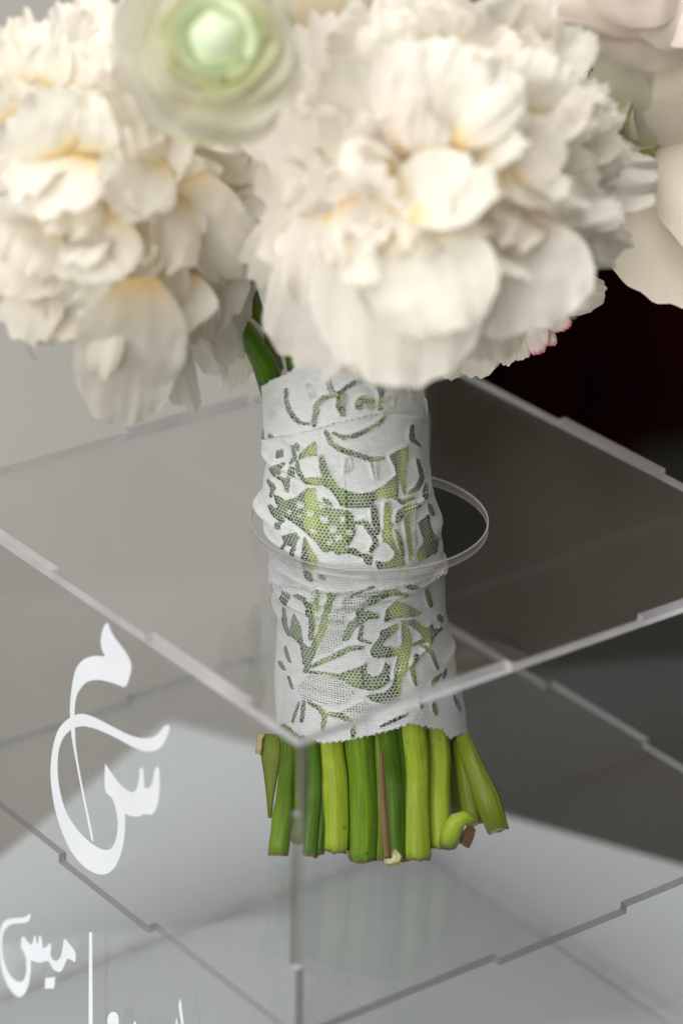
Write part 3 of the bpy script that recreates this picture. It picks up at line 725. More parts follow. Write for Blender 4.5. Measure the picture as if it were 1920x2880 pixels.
def stem(px_c, px_w, px_top, m_, zb=0.0, ridge=0.05, nr=6, front=1.0, inset=0.0, seed=0, z1=35, nodes=(), taper=1.0, fmin=0.86):
    rad = px_w / 2 * 1045 / FPX
    Rb = radius(at_z(Z0)) - rad - 0.6 - inset; lat = (px_c - 1048) * 1045 / FPX / Rb
    yt = at_z(-66); Rt = radius(yt) - rad - 0.6 - inset; latt = (px_top - np.interp(yt + 90, pr_y, pr_c)) * 1040 / FPX / Rt
    latt = max(-1, min(1, latt))
    pth = stem_path(lat, front, latt, Z0 + zb, z1, inset=inset, rad=rad, fmin=fmin if front == 1.0 else 0.0)
    rads = []
    for i, p in enumerate(pth):
        r = rad * (1 + 0.05 * math.sin(i * 0.7 + seed)) * (taper + (1 - taper) * min(1, i / 8))
        for zn in nodes:
            r *= 1 + 0.16 * math.exp(-((p[2] - zn) / 1.6) ** 2)
        rads.append(r)
    if nodes:      # denser path so nodes show
        pass
    return tube('stem', pth, rads, m_, bouquet, 18, ridge, nr, seed)
stem(778, 56, 800, S_MID, 0, 0.03, 4, seed=1, nodes=(-88, -73))
stem(828, 34, 840, S_MID, 4, 0.03, 4, inset=2.0, seed=2)
stem(866, 46, 884, S_DARK, 0, 0.03, 5, seed=3)
stem(893, 32, 902, S_DARK, 0, 0.03, 5, inset=3.0, seed=14)
stem(940, 75, 942, S_LIGHT, 3.2, 0.10, 7, seed=4)
stem(918, 50, 925, S_OLIVE, 0, 0.05, 6, inset=5.5, seed=15)
stem(1019, 80, 1020, S_MID, 0.4, 0.09, 7, seed=5)
stem(1066, 34, 1075, S_MID, 0, 0.05, 6, inset=2.5, seed=16)
stem(1118, 54, 1100, S_DARK, 0.6, 0.03, 5, seed=6, inset=0.8)
stem(1140, 40, 1128, S_DARK, 0.2, 0.03, 5, seed=17, inset=2.6)
stem(1173, 76, 1172, S_LIGHT, 0.6, 0.085, 7, seed=7)
stem(1249, 66, 1238, S_LIGHT, 3.0, 0.085, 6, seed=8)
stem(1300, 58, 1276, S_OLIVE, 3.5, 0.04, 5, seed=9, front=0.6)
tube('twig', [px(1072, 2110, 1037), px(1073, 2190, 1034), px(1079, 2300, 1033), px(1088, 2412, 1034)][::-1], [1.2, 1.15, 1.0, 0.5], S_BROWN, bouquet, 9, 0.16, 5, 31, cap=S_BROWN)['label'] = 'dry brown twig among the stems'
# inner and far-side stems
k = 0
for ring, cnt, front0 in ((0.97, 13, 1), (0.55, 9, 0), (0.18, 4, 0)):
    for i in range(cnt):
        a = math.tau * (i + 0.3) / cnt
        if ring > 0.9: a = math.pi * (0.56 + 0.88 * i / (cnt - 1))
        rad = rnd.uniform(3.2, 4.4); pts = []
        for j in range(22):
            z = Z0 + (35 - Z0) * j / 21; y = at_z(z); R_ = (radius(y) - rad - 0.6) * ring
            pts.append(axis(y) + HR * R_ * math.sin(a) + HT * R_ * math.cos(a))
        tube('stem', pts, [rad] * 22, [S_MID, S_DARK, S_LIGHT, S_OLIVE][k % 4], bouquet, 12, 0.05, 6, 50 + k); k += 1
# loose slanting stem end at right, split lengthwise
p_ = [px(1300, 2068, 1052), px(1330, 2150, 1050), px(1368, 2245, 1047), px(1400, 2335, 1045)]
tube('loose_stem', p_[::-1], [3.3, 3.9, 3.0, 2.2], S_OLIVE, bouquet, 12, 0.14, 3, 71, flat=0.55)['label'] = 'split olive stem end leaning out at right'
p_ = [px(1288, 2080, 1062), px(1310, 2180, 1060), px(1330, 2290, 1058), px(1340, 2318, 1057)]
tube('stem', p_[::-1], [3.0, 3.2, 3.0, 2.4], S_OLIVE, bouquet, 12, 0.1, 4, 72)
# peeled, curled nub on the right-hand stem
nb = [px(1262, 2370, 1027), px(1268, 2340, 1023.5), px(1283, 2312, 1022), px(1303, 2300, 1022), px(1320, 2303, 1023), px(1322, 2318, 1024)]
tube('curled_nub', nb, [3.1, 3.3, 2.9, 2.4, 1.9, 1.1], S_LIGHT, bouquet, 14, 0.05, 4, 73, flat=0.8)['label'] = 'peeled nub curling up from a cut stem'
tube('torn_bark', [px(1300, 2372, 1031), px(1312, 2350, 1030), px(1323, 2332, 1030), px(1318, 2318, 1028)], [2.4, 2.2, 1.4, 0.5], S_BROWN, bouquet, 8, 0.2, 4, 74, flat=0.4, cap=S_BROWN)
# pale sliver hanging below the twig
tube('pale_sliver', [px(1108, 2435, 1034), px(1105, 2415, 1035), px(1098, 2395, 1036)], [1.5, 3.0, 2.0], S_CUT, bouquet, 8, 0.1, 3, 75, flat=0.3)
# dry sheath on the left-hand stem
def strip(name, pts_l, pts_r, m_, parent, bow=0.8):
    vs = []; fs = []; uv = []; n = len(pts_l); q = 6
    for i in range(n):
        for j in range(q + 1):
            t = j / q; p = pts_l[i] * (1 - t) + pts_r[i] * t + TOW * bow * math.sin(t * math.pi)
            vs.append(W(p)); uv.append((t, i * 0.2))
    for i in range(n - 1):
        for j in range(q): fs.append((i * (q + 1) + j, i * (q + 1) + j + 1, (i + 1) * (q + 1) + j + 1, (i + 1) * (q + 1) + j))
    o = mesh_obj(name, vs, fs, m_, parent, uvs=uv, attr={'mm': [40.0] * len(vs)})
    sm = o.modifiers.new('thickness', 'SOLIDIFY'); sm.thickness = 0.0005
    return o
sl = [(733, 2062), (731, 2100), (737, 2130), (745, 2180), (752, 2230), (758, 2300)]; sr = [(785, 2064), (790, 2100), (788, 2135), (780, 2180), (770, 2230), (759.5, 2300)]
strip('leaf_sheath', [px(x, y, 1048) for x, y in sl], [px(x, y, 1047) for x, y in sr], S_OLIVE, bouquet)['label'] = 'torn leaf sheath with dry edges on the leftmost stem'
strip('dry_edge', [px(x - 3, y, 1047) for x, y in [(735, 2058), (729, 2075), (727, 2100), (724, 2118)]], [px(x + 4, y + 2, 1046) for x, y in [(742, 2064), (734, 2078), (732, 2102), (729, 2121)]], S_TAN, bouquet, 0.3)
# stems leaving the lace towards the left-hand flowers
tube('stem', [px(775, 1110, 1036), px(742, 1020, 1030), px(700, 945, 1022), px(655, 890, 1012), px(620, 850, 1000)], [4.2, 3.6, 3.0, 2.8, 2.6], S_DARK, bouquet, 14, 0.05, 5, 81)
tube('stem', [px(760, 1040, 1040), px(738, 965, 1034), px(712, 880, 1026), px(690, 800, 1014), px(680, 740, 1000)], [4.0, 4.2, 3.2, 3.1, 3.0], S_OLIVE, bouquet, 14, 0.05, 5, 82)
tube('stem', [px(735, 1010, 1052), px(705, 920, 1050), px(672, 850, 1046), px(650, 790, 1040)], [2.6, 2.4, 2.2, 2.2], S_MID, bouquet, 12, 0.05, 5, 83)
tube('stem', [px(850, 1060, 1030), px(840, 1020, 1024), px(830, 960, 1012), px(820, 880, 1000)], [4.0, 3.8, 3.4, 3.2], S_DARK, bouquet, 12, 0.05, 5, 84)
tube('stem', [px(960, 1080, 1036), px(1000, 950, 1020), px(1080, 800, 985), px(1150, 650, 950)], [4.0, 3.8, 3.4, 3.2], S_DARK, bouquet, 12, 0.05, 5, 85)
tube('stem', [px(1060, 1080, 1050), px(1150, 950, 1050), px(1350, 750, 1045), px(1600, 500, 1040)], [4.0, 3.6, 3.2, 3.0], S_DARK, bouquet, 12, 0.05, 5, 86)

# ------------------------------------------------------------------ flowers
NPU, NPV = 26, 20
def petal(parent, base, tip, width, nrm, bulge=6.0, cup=0.06, ruffle=1.2, seed=0, m_=P_WHITE, pointed=0.0, notch=0.08, name='petal', curl=0.0, offs=0.0, amin=0.0, crease=None):
    rs = random.Random(seed * 7919 + 13)
    base = np.array(base, float); tip = np.array(tip, float)
    ax = tip - base; L = np.linalg.norm(ax); axn = ax / L
    n = np.array(nrm, float); n = n - axn * np.dot(n, axn); n /= np.linalg.norm(n)
    s = np.cross(axn, n)
    ctrl = (base + tip) / 2 + n * bulge
    f1, f2 = rs.uniform(1.8, 4.5), rs.uniform(6, 11); p1, p2, p3 = (rs.uniform(0, 6.28) for _ in range(3))
    f3 = rs.uniform(15, 22)
    skew = rs.uniform(-0.15, 0.15); twist = rs.uniform(-0.30, 0.30) * (1 if crease is None else 0.3); bend = rs.uniform(-0.10, 0.10) * L
    cr = rs.uniform(-0.30, 0.30) if crease is None else crease; u0 = rs.uniform(-0.5, 0.5); cr2 = rs.uniform(-0.25, 0.25) if crease is None else 0.0; u1 = rs.uniform(-0.8, 0.8); f4 = rs.uniform(24, 30)
    nz = Vector((rs.uniform(0, 90), rs.uniform(0, 90), rs.uniform(0, 90)))
    vs = []; uv = []; al = []
    for j in range(NPV + 1):
        v = j / NPV
        for i in range(NPU + 1):
            u = -1 + 2 * i / NPU
            # fan outline: narrow foot, wide rounded end with shallow scallops
            w = (0.30 + 0.70 * (1 - (1 - min(1, v / 0.6)) ** 2))
            end = 1 - (0.24 + pointed * 0.5) * abs(u) ** (2.6 - pointed) - notch * (0.5 + 0.5 * math.sin(f1 * u + p1)) * (0.6 + 0.4 * math.sin(f2 * u + p2)) - notch * 0.25 * math.sin(f3 * u + p3)
            vv = v * end
            if pointed: w *= 1 - pointed * 0.55 * max(0, v - 0.35) / 0.65
            w *= 1 - 0.10 * max(0, v - 0.8) / 0.2
            c = (1 - vv) ** 2 * base + 2 * vv * (1 - vv) * ctrl + vv ** 2 * tip
            e = max(abs(u) ** 2, v ** 3)
            rf = ruffle * v ** 1.4 * (math.sin(f1 * u + p1 + 1.5 * v) + (0.45 * math.sin(f2 * u + p3 - 1.2 * v) + 0.16 * math.sin(f3 * u + p2)) * (0.25 + 0.75 * e))
            lx = u * w * width * 0.5
            g = nz + Vector((lx, vv * L, 0)) * 0.085
            und = 0.9 * noise.noise(g) + 0.6 * noise.noise(g * 2.7)
            z = -cup * width * 0.5 * u * u * (0.4 + 0.6 * v) + rf + curl * max(0, v - 0.6) ** 2 / 0.16 + twist * lx * v + und * min(1, v * 3) * min(1.0, width / 18) - width * 0.5 * v * (cr * (math.sqrt((u - u0 * v) ** 2 + 0.004) - 0.3) + cr2 * (math.sqrt((u - u1) ** 2 + 0.004) - 0.4)) + 0.16 * ruffle * v * v * math.sin(f4 * u + p1)
            q = c + s * (lx * (1 + skew * u) + bend * vv * vv) + n * (z + offs)
            vs.append(W(q)); uv.append((u * 0.5 + 0.5 + seed * 0.317, v + seed * 0.713)); al.append(amin + (1 - amin) * v)
    fs = []
    for j in range(NPV):
        for i in range(NPU):
            a = j * (NPU + 1) + i; fs.append((a, a + 1, a + NPU + 2, a + NPU + 1))
    return mesh_obj(name, vs, fs, m_, parent, uvs=uv, attr={'along': al})
def core(name, centre, axis_dir, r, m_, label=None, depth=1.0):
    # receptacle and calyx: squashed globe with five sepals drawn out behind
    vs = []; fs = []; uv = []; nu, nv = 20, 12
    d = np.array(axis_dir, float); d /= np.linalg.norm(d); a = np.cross(d, [0.3, 0.2, 0.9]); a /= np.linalg.norm(a); b = np.cross(d, a)
    for j in range(nv + 1):
        t = math.pi * j / nv
        for i in range(nu):
            f = math.tau * i / nu; k = 1 + 0.10 * math.cos(5 * f) * math.sin(t) ** 2
            q = np.array(centre) + d * math.cos(t) * r * depth + (a * math.cos(f) + b * math.sin(f)) * math.sin(t) * r * k
            vs.append(W(q)); uv.append((i / nu, j / nv))
    for j in range(nv):
        for i in range(nu): fs.append((j * nu + i, j * nu + (i + 1) % nu, (j + 1) * nu + (i + 1) % nu, (j + 1) * nu + i))
    o = mesh_obj(name, vs, fs, m_, bouquet, uvs=uv, attr={'along': [0.35] * len(vs)})
    if label: o['label'] = label
    return o

# a peony: hand-laid visible petals over an even filling of smaller ones
def peony(label, sc, ox, oy, centre, dome, petals, filler, fill_seed, mats, core_px, core_r, fz):
    cx, cy = centre; rx, ry, dback, dfront = dome
    def depth(x, y):
        q = 1 - ((x - cx) / rx) ** 2 - ((y - cy) / ry) ** 2
        return dback - (dback - dfront) * math.sqrt(max(0.0, q))
    def P(x, y, extra=0.0): return px(ox + x / sc, oy + y / sc, depth(x, y) - extra)
    dc = depth(cx, cy)
    hub = px(ox + core_px[0] / sc, oy + core_px[1] / sc, dc + 58)
    fl = core('peony', hub, TOW, core_r, P_HEART, label)
    mm = lambda w, d: w / sc * d / FPX
    rs = random.Random(fill_seed)
    for k, t in enumerate(petals):
        bx, by, tx, ty, w = t[:5]; o = dict(extra=0, m=None, bulge=6, ruffle=1.3, cup=0.05, pointed=0, curl=None, deep=17, notch=0.08, nx=0, ny=0, dt=0, flat=0)
        if len(t) > 5: o.update(t[5])
        b = P(bx, by, o['extra'] - o['deep']); tp = P(tx, ty, o['extra'] + o['dt'])
        # face outwards on the dome
        gx = ((bx + tx) / 2 - cx) / rx; gy = ((by + ty) / 2 - cy) / ry
        nr = TOW + RIGHT * (0.55 * gx + o['nx'] + rs.uniform(-.35, .35)) - UP * (0.5 * gy - 0.25 - o['ny'] + rs.uniform(-.3, .3))
        if o['flat']:
            petal(fl, b, tp, mm(w, 960) * 1.25, TOW + RIGHT * (0.4 * gx + o['nx']) + UP * 0.1, o['bulge'] * 0.5, o['cup'], o['ruffle'] * 1.2, fill_seed * 100 + k, o['m'] or mats[k % len(mats)], o['pointed'], o['notch'], curl=o['curl'] if o['curl'] is not None else -1.0, crease=0.0)
            continue
        petal(fl, b, tp, mm(w, 960) * 1.36, nr, o['bulge'] * 0.35 + rs.uniform(-4.5, 1.0), o['cup'] + rs.uniform(-.28, .10), o['ruffle'] * 1.35 + 0.3, fill_seed * 100 + k, o['m'] or mats[k % len(mats)], o['pointed'], o['notch'] + 0.02, curl=o['curl'] if o['curl'] is not None else rs.uniform(-4.0, 3.5))
    for k in range(11):
        a = k * 2.39996 + 0.7; rr = math.sqrt((k + 0.5) / 11) * 0.66
        x = fz[0] + fz[2] * rr * math.cos(a); y = fz[1] + fz[3] * rr * math.sin(a)
        an = a + rs.uniform(-1.1, 1.1); ln = rs.uniform(70, 120) * sc
        nr = TOW * 0.6 + RIGHT * rs.uniform(-1, 1) + UP * rs.uniform(-0.6, 0.9)
        petal(fl, P(x, y, -10), P(x + ln * math.cos(an), y + ln * math.sin(an), 9), mm(rs.uniform(90, 160) * sc, 950), nr, rs.uniform(0, 5), rs.uniform(-.2, .2), rs.uniform(.8, 1.8), fill_seed * 3000 + k, mats[k % len(mats)], 0, 0.1, curl=rs.uniform(-3, 3), amin=0.2)
    fx, fy, frx, fry = fz                           # where the filling shows
    for k in range(filler):
        a = k * 2.39996; rr = math.sqrt((k + 0.5) / filler) * 0.8
        x = fx + frx * rr * math.cos(a); y = fy + fry * rr * math.sin(a)
        ln = rs.uniform(110, 170) * sc; an = a + rs.uniform(-0.8, 0.8)
        tx, ty = x + ln * math.cos(an), y + ln * math.sin(an)
        sh = math.hypot((tx - fx) / frx, (ty - fy) / fry)
        if sh > 0.95: tx = fx + (tx - fx) * 0.95 / sh; ty = fy + (ty - fy) * 0.95 / sh
        if math.hypot(tx - x, ty - y) < 60: continue
        b = P(x, y, -20); tp = P(tx, ty, -8)
        nr = TOW * 0.9 + RIGHT * rs.uniform(-0.6, 0.6) + UP * rs.uniform(-0.4, 0.7)
        petal(fl, b, tp, mm(rs.uniform(190, 280) * sc, 960), nr, rs.uniform(-4, 3), rs.uniform(-.25, .1), rs.uniform(1.4, 2.6), fill_seed * 1000 + k, rs.choice(mats), 0, 0.12, curl=rs.uniform(-4, 2), amin=0.1)
    return fl

D = dict
right_petals = [
 (800,980,865,1295,270,D(flat=1,extra=-22,m=P_CREAM,ruffle=.8)), (1050,760,1275,985,210,D(extra=-6,ruffle=2)), (1040,700,1385,850,230,D(extra=-4,ruffle=1.6)), (1120,600,1432,600,230,D(extra=-4)),
 (420,820,180,1310,330,D(flat=1,ruffle=1.8,extra=-4,m=P_BLUSH,curl=0)), (500,820,400,1330,360,D(flat=1,ruffle=1.6,extra=2,m=P_BLUSH,curl=1)), (560,820,590,1385,400,D(flat=1,ruffle=2.0,extra=8,curl=2,notch=.05)),
 (900,780,1010,1195,430,D(flat=1,ruffle=1.7,extra=3,curl=0,notch=.04,bulge=9)), (1000,760,1150,1130,240,D(ruffle=1.8,extra=1)),
 (600,800,690,1195,350,D(ruffle=.9,extra=16,cup=-.25,bulge=10,curl=-3,notch=.03)),
 (960,720,1330,760,150,D(extra=6)), (880,640,1265,655,140,D(extra=10)),
 (330,760,235,40,380,D(extra=-2,m=P_BLUSH,bulge=12,cup=.5,ruffle=.6,curl=0,nx=-.5)), (300,700,70,760,300,D(extra=-6,m=P_BLUSH,ruffle=.8,nx=-.7)),
 (320,640,20,520,330,D(extra=-14,m=P_BLUSH,ruffle=.8,nx=-.5)), (330,560,60,330,300,D(extra=-12,m=P_BLUSH,ruffle=.7,nx=-.5)), (300,760,10,830,260,D(extra=-16,m=P_BLUSH,ruffle=.9,nx=-.4)),
 (310,700,75,1060,200,D(extra=-2,ruffle=1.8,m=P_BLUSH)), (310,720,205,1085,160,D(extra=4,ruffle=1.6,m=P_BLUSH)), (240,850,75,1140,120,D(extra=-8,ruffle=1.2,m=P_BLUSH)), (330,760,370,960,150,D(extra=9)),
 (420,640,400,200,220,D(extra=2,ruffle=1.6)), (380,700,480,915,170,D(extra=10,m=P_BLUSH)), (330,880,535,1005,120,D(extra=20,ruffle=.8)),
 (560,660,585,860,150,D(extra=8,m=P_CREAM,deep=22)), (800,660,785,865,170,D(extra=9,m=P_CREAM,deep=22)), (950,660,920,860,200,D(extra=2,m=P_CREAM,deep=22)),
 (500,420,435,165,160,D()), (750,240,700,-10,230,D(extra=-10,m=P_CREAM)), (950,240,965,15,230,D(extra=-14,m=P_CREAM)), (600,240,540,-30,230,D(extra=-10)), (1000,150,1050,-40,170,D(extra=-16)),
 (1080,300,1180,85,170,D(extra=-2)), (1000,410,1105,195,200,D(extra=4,ruffle=.8)), (1050,500,1215,320,160,D(extra=6,ruffle=1.8)), (1150,420,1330,330,150,D(extra=-2)), (1150,520,1330,470,150,D(extra=-4)),
 (600,540,560,135,185,D(extra=10,ruffle=.7,cup=.3)), (700,510,830,160,350,D(extra=8,ruffle=.9,bulge=9,curl=-5)), (760,510,1005,345,110,D(extra=16,ruffle=.6)),
 (950,620,1135,470,190,D(extra=9)), (850,540,1000,520,110,D(extra=14)), (540,600,385,590,140,D(extra=12,ruffle=.8,cup=.4)), (640,560,650,400,120,D(extra=9)),
 (520,720,800,600,170,D(extra=12,ruffle=.8,ny=.4)), (600,760,915,650,150,D(extra=20,ruffle=.7,ny=.3)), (470,720,480,640,180,D(extra=10)),
]
peony('large blush white peony at right, ruffled petals spilling over the lace', 1.2645, 680, 0, (700, 640), (740, 1250, 1003, 905), right_petals, 46, 11, [P_WHITE, P_BLUSH, P_WHITE], (720, 620), 22, (720, 580, 660, 600))
left_petals = [
 (560,1350,330,1830,430,D(extra=-6,m=P_CREAM)), (200,1350,90,1820,420,D(extra=-2,m=P_CREAM)), (250,1650,270,1855,170,D(extra=-22,m=P_CREAM)), (140,1600,165,1945,120,D(flat=1,extra=-8,pointed=.8,notch=0)),
 (470,1480,440,1930,290,D(flat=1,extra=-4,pointed=.75,notch=0,m=P_BLUSH)), (620,1650,515,2050,150,D(flat=1,extra=14)),
 (1050,1380,1175,2075,340,D(flat=1,extra=4,m=P_BLUSH,ruffle=.6)), (1250,1700,1330,2085,260,D(flat=1,extra=-8,ruffle=.6)), (760,1500,715,2280,480,D(flat=1,extra=30,ruffle=1.0,notch=.06,curl=0,m=P_WHITE)), (900,1680,965,2265,170,D(flat=1,extra=21,notch=.04)),
 (900,1580,775,2000,290,D(extra=-4,ruffle=1.8)), (980,1500,1020,1900,260,D(extra=-4,ruffle=1.6)), (860,1480,630,1790,330,D(extra=2,ruffle=1.4)), (640,1400,470,1680,260,D(extra=0,ruffle=1.6)),
 (250,1300,60,1600,380,D(extra=2,ruffle=1.6)), (480,1350,330,1650,280,D(extra=3)),
 (960,920,1215,1570,450,D(flat=1,extra=3,ruffle=.7,bulge=10,curl=-4)), (960,1040,850,1490,240,D(extra=6,ruffle=1)), (600,1130,390,1520,430,D(extra=8,ruffle=1)), (700,1200,650,1480,260,D(extra=4)),
 (250,1180,40,1430,300,D(extra=8)), (860,820,600,1185,330,D(extra=12,ny=-.7,ruffle=.8)), (450,840,140,1140,430,D(extra=10,ruffle=1.2)), (350,1000,330,1240,300,D(extra=8)),
 (350,820,170,520,400,D(extra=12,ruffle=1)), (480,830,480,520,260,D(extra=9,ruffle=1.4)), (800,920,725,630,190,D(extra=9)), (800,960,935,610,240,D(extra=5)), (700,800,620,520,200,D(extra=3)),
 (120,420,60,60,220,D(extra=4,ruffle=1.8)), (220,420,255,80,220,D(extra=5,ruffle=1.8)), (260,460,330,250,180,D(extra=6,ruffle=1.6)), (100,500,10,220,220,D(extra=6,ruffle=1.8)), (60,620,-60,420,260,D(extra=4)),
 (550,520,430,-20,300,D(extra=-2,m=P_BLUSH,ruffle=.7)), (740,560,650,-20,260,D(extra=-6,ruffle=.8)), (400,500,420,260,220,D(extra=4)),
 (900,680,1340,1210,190,D(extra=-6,m=P_CREAM,ruffle=.4,bulge=8)), (960,640,1320,1000,230,D(extra=-10,m=P_CREAM,ruffle=.4,bulge=8)), (1180,1200,1300,1500,200,D(extra=-8)),
 (1080,1150,1180,1900,430,D(extra=-12,m=P_BLUSH,ruffle=.7,bulge=8)), (1020,1000,1270,1480,400,D(extra=-4,ruffle=.7,bulge=10)), (1100,1300,1130,1800,360,D(extra=-8,ruffle=1)), (1060,560,1290,900,300,D(extra=-14,m=P_CREAM,ruffle=.5)), (760,1300,760,1700,360,D(extra=-2,ruffle=1.4)), (1000,1450,900,1750,300,D(extra=3)),
]
peony('creamy white peony at left with hanging lower petals', 1.912, 0, 0, (430, 1020), (1080, 1330, 1032, 925), left_petals, 46, 23, [P_WHITE, P_WHITE, P_CREAM], (480, 1000), 22, (520, 960, 860, 900))

# ranunculus: nested rims round a closed heart
def ranunculus(label, centre, axis_dir, r_in, r_out, n, seed, mats, height=20.0, closed=3.0):
    rs = random.Random(seed)
    d = np.array(axis_dir, float); d /= np.linalg.norm(d); a = np.cross(d, UP); a /= np.linalg.norm(a); b = np.cross(a, d)
    c = np.array(centre, float)
    fl = core('ranunculus', c - d * 5, d, r_in * 0.92, P_BUD, label, 1.3)
    for k in range(n):
        t = k / (n - 1); rim = (r_in + (r_out - r_in) * t) * (1 + (rs.uniform(-.10, .10) if t > .3 else 0)); top = closed * (1 - t) ** 1.2 - height * 0.55 * t ** 1.8; f0 = k * 2.39996 + rs.uniform(-.3, .3)
        span = 2.0 - 0.5 * t; vs = []; uv = []; al = []; nu, nv = 18, 10
        bell = rs.uniform(1.5, 3.0) + 2 * t; tilt = rs.uniform(-1.2, 1.2) * (1 + 2 * t); lean = rs.uniform(0.0, 1.2) + 3.0 * t * t
        p1 = rs.uniform(0, 6)
        for j in range(nv + 1):
            v = j / nv
            for i in range(nu + 1):
                u = -1 + 2 * i / nu; f = f0 + u * span / 2
                dr = math.sin((1 - v) * math.pi * 0.85) * bell
                rad = (rim * (0.35 + 0.65 * (1 - (1 - v) ** 2.2)) + dr * 0.6 + (0.25 + 1.1 * t) * math.sin((3.5 + (k % 3)) * u + p1) * v ** 2 + lean * v ** 4)
                h = top - (1 - v) * (height * (0.65 + .35 * t)) - 2.4 * abs(u) ** 3 * v + tilt * u * v
                q = c + d * h + (a * math.cos(f) + b * math.sin(f)) * rad
                vs.append(W(q)); uv.append((u * .5 + .5 + k * .31, v + k * .17)); al.append(v)
        fs = [(j * (nu + 1) + i, j * (nu + 1) + i + 1, (j + 1) * (nu + 1) + i + 1, (j + 1) * (nu + 1) + i) for j in range(nv) for i in range(nu)]
        mi = mats[min(len(mats) - 1, int(t * len(mats)))]
        mesh_obj('petal', vs, fs, mi, fl, uvs=uv, attr={'along': al})
    return fl
top_ran = ranunculus('white ranunculus with a pale green heart at the top', px(605, 105, 885), TOW + UP * 0.12 - RIGHT * 0.02, 8.5, 24.0, 22, 5, [P_RAN_G, P_RAN_Y, P_RAN_C, P_RAN_C, P_WHITE], 16, 4)
for k, (a_, r_, w) in enumerate([(-1.57, 300, 30), (-0.85, 290, 27), (-2.3, 290, 28), (-0.1, 250, 26), (3.1, 260, 26), (-1.2, 330, 24), (-1.95, 325, 24), (0.6, 270, 26), (2.5, 270, 26)]):
    petal(top_ran, px(605 + 60 * math.cos(a_), 105 - 60 * math.sin(a_), 908), px(605 + r_ * 0.78 * math.cos(a_), 105 - r_ * math.sin(a_), 906 + 2 * (k % 3)), w, TOW, bulge=-2.5, cup=-0.15, ruffle=0.6, seed=860 + k, notch=.03, m_=P_RAN_C if k % 3 else P_RAN_Y, curl=2.5, amin=0.1, crease=0.0)
side_ran = ranunculus('cream green ranunculus seen side on behind the right peony', px(1800, 350, 1012), RIGHT * 0.55 + TOW * 0.75, 5.0, 21.0, 18, 9, [P_RAN_Y, P_RAN_Y, P_RAN_C, P_RAN_C], 22, 4)

for k, (b_, t_, w) in enumerate([((1400,460,1012),(1300,130,1000),15),((1390,400,1010),(1390,160,1006),13),((1440,560,1014),(1330,330,1008),14)]):
    petal(side_ran, px(680 + b_[0] / 1.2645, b_[1] / 1.2645, b_[2]), px(680 + t_[0] / 1.2645, t_[1] / 1.2645, t_[2]), w, TOW - RIGHT * .4, bulge=3, cup=.2, ruffle=.4, seed=880 + k, notch=.03, m_=P_RAN_C)
# rose at the right-hand edge, broad smooth petals
RP = lambda x, y, d: px(680 + x / 1.2645, y / 1.2645, d)
rose = core('rose', RP(1720, 480, 1045), RIGHT * .5 + TOW * .7, 22, P_ROSE, 'blush cream rose at the right edge with broad smooth petals')
for k, (b_, t_, w, n_, kw) in enumerate([
    ((1680,420,1040), (1540,1075,1012), 52, TOW + RIGHT * -.1 - UP * .3, D(bulge=13, m_=P_ROSE)),
    ((1700,760,1040), (1530,130,1022), 34, TOW - RIGHT * .6, D(bulge=9, m_=P_ROSE)),
    ((1760,300,1030), (1640,900,1000), 50, TOW, D(bulge=10, m_=P_ROSE)),
    ((1800,500,1020), (1660,120,1000), 48, TOW + UP * .3, D(bulge=9, m_=P_ROSE)),
    ((1720,560,1055), (1400,900,1030), 36, TOW - RIGHT * .3 - UP * .2, D(bulge=9, m_=P_ROSE)),
    ((1850,600,1030), (1850,1000,1000), 50, TOW + RIGHT * .3, D(bulge=10, m_=P_ROSE)),
    ((1850,300,1010), (1900,-100,1000), 50, TOW + UP * .3, D(bulge=8, m_=P_ROSE))]):
    petal(rose, RP(*b_), RP(*t_), w, n_, cup=0.35, ruffle=0.5, seed=900 + k, notch=0.02, curl=-3, **kw)
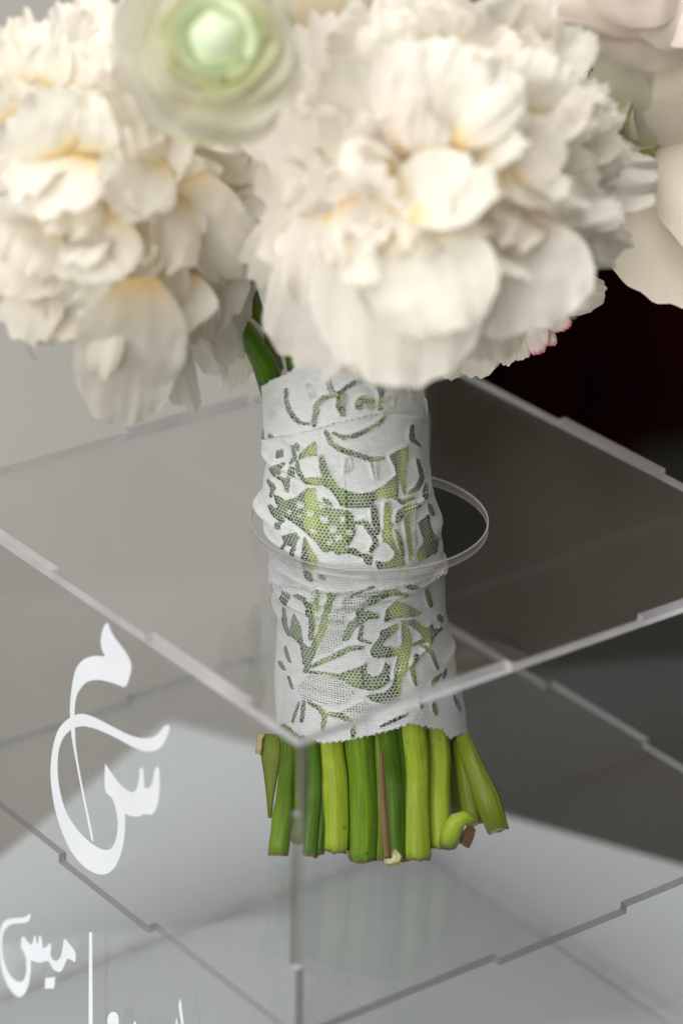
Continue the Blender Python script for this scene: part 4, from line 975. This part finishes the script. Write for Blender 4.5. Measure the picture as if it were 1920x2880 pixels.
blush = core('rose', RP(1560, -160, 1010), UP * .4 + TOW, 20, P_ROSE_PINK, 'rosy blush flower cut off by the top right corner')
for k, (b_, t_, w, n_, bu) in enumerate([((1720,-20,985),(1050,30,978),26,TOW - UP * .3,8), ((1700,60,990),(1240,150,985),22,TOW - UP * .6,6), ((1600,-150,980),(1200,-120,960),34,TOW,7), ((1640,-120,985),(1640,160,975),36,TOW - UP * .3,7), ((1560,-200,985),(1420,110,972),34,TOW - UP * .2,6)]):
    petal(blush, RP(*b_), RP(*t_), w, n_, bulge=bu, cup=0.3, ruffle=0.6, seed=950 + k, notch=0.03, m_=P_ROSE_PINK, curl=-2)
# small pink-edged bloom tucked behind the right peony, and one behind the left
pk = core('carnation', RP(930, 1030, 1048), TOW - UP, 12, P_CREAM, 'small pink edged bloom tucked behind the right peony')
for k, (tx, ty, w) in enumerate([(930,1300,11),(990,1280,11),(1055,1262,10),(1095,1240,9),(1152,1178,9),(1120,1130,11),(1010,1240,13),(820,1345,16),(740,1350,15),(1295,1015,13)]):
    petal(pk, RP(930 + (tx - 930) * .3, 1060, 1046), RP(tx, ty, 1040 - k % 3), w, TOW, bulge=3, cup=.3, ruffle=.7, seed=980 + k, notch=.04, m_=P_PINKTIP if k in (2, 3, 4) else P_CREAM)
# upper filling of the bouquet between and above the blooms
fill = core('peony', px(960, -120, 985), UP + TOW * .4, 24, P_HEART, 'white peony at the top, mostly out of the frame')
rs = random.Random(77)
for k in range(30):
    a = k * 2.39996; rr = math.sqrt((k + .5) / 30)
    x = 960 + 620 * rr * math.cos(a); y = -60 + 260 * rr * math.sin(a)
    petal(fill, px(x, y + 40, 1000), px(x + 120 * math.cos(a), y + 90 * math.sin(a) - 90, 965 + 30 * rr), rs.uniform(18, 28), TOW + UP * rs.uniform(-.2, .6) + RIGHT * rs.uniform(-.4, .4), bulge=5, ruffle=1.4, seed=1100 + k, m_=rs.choice([P_WHITE, P_BLUSH, P_CREAM]), notch=.1, amin=.2)
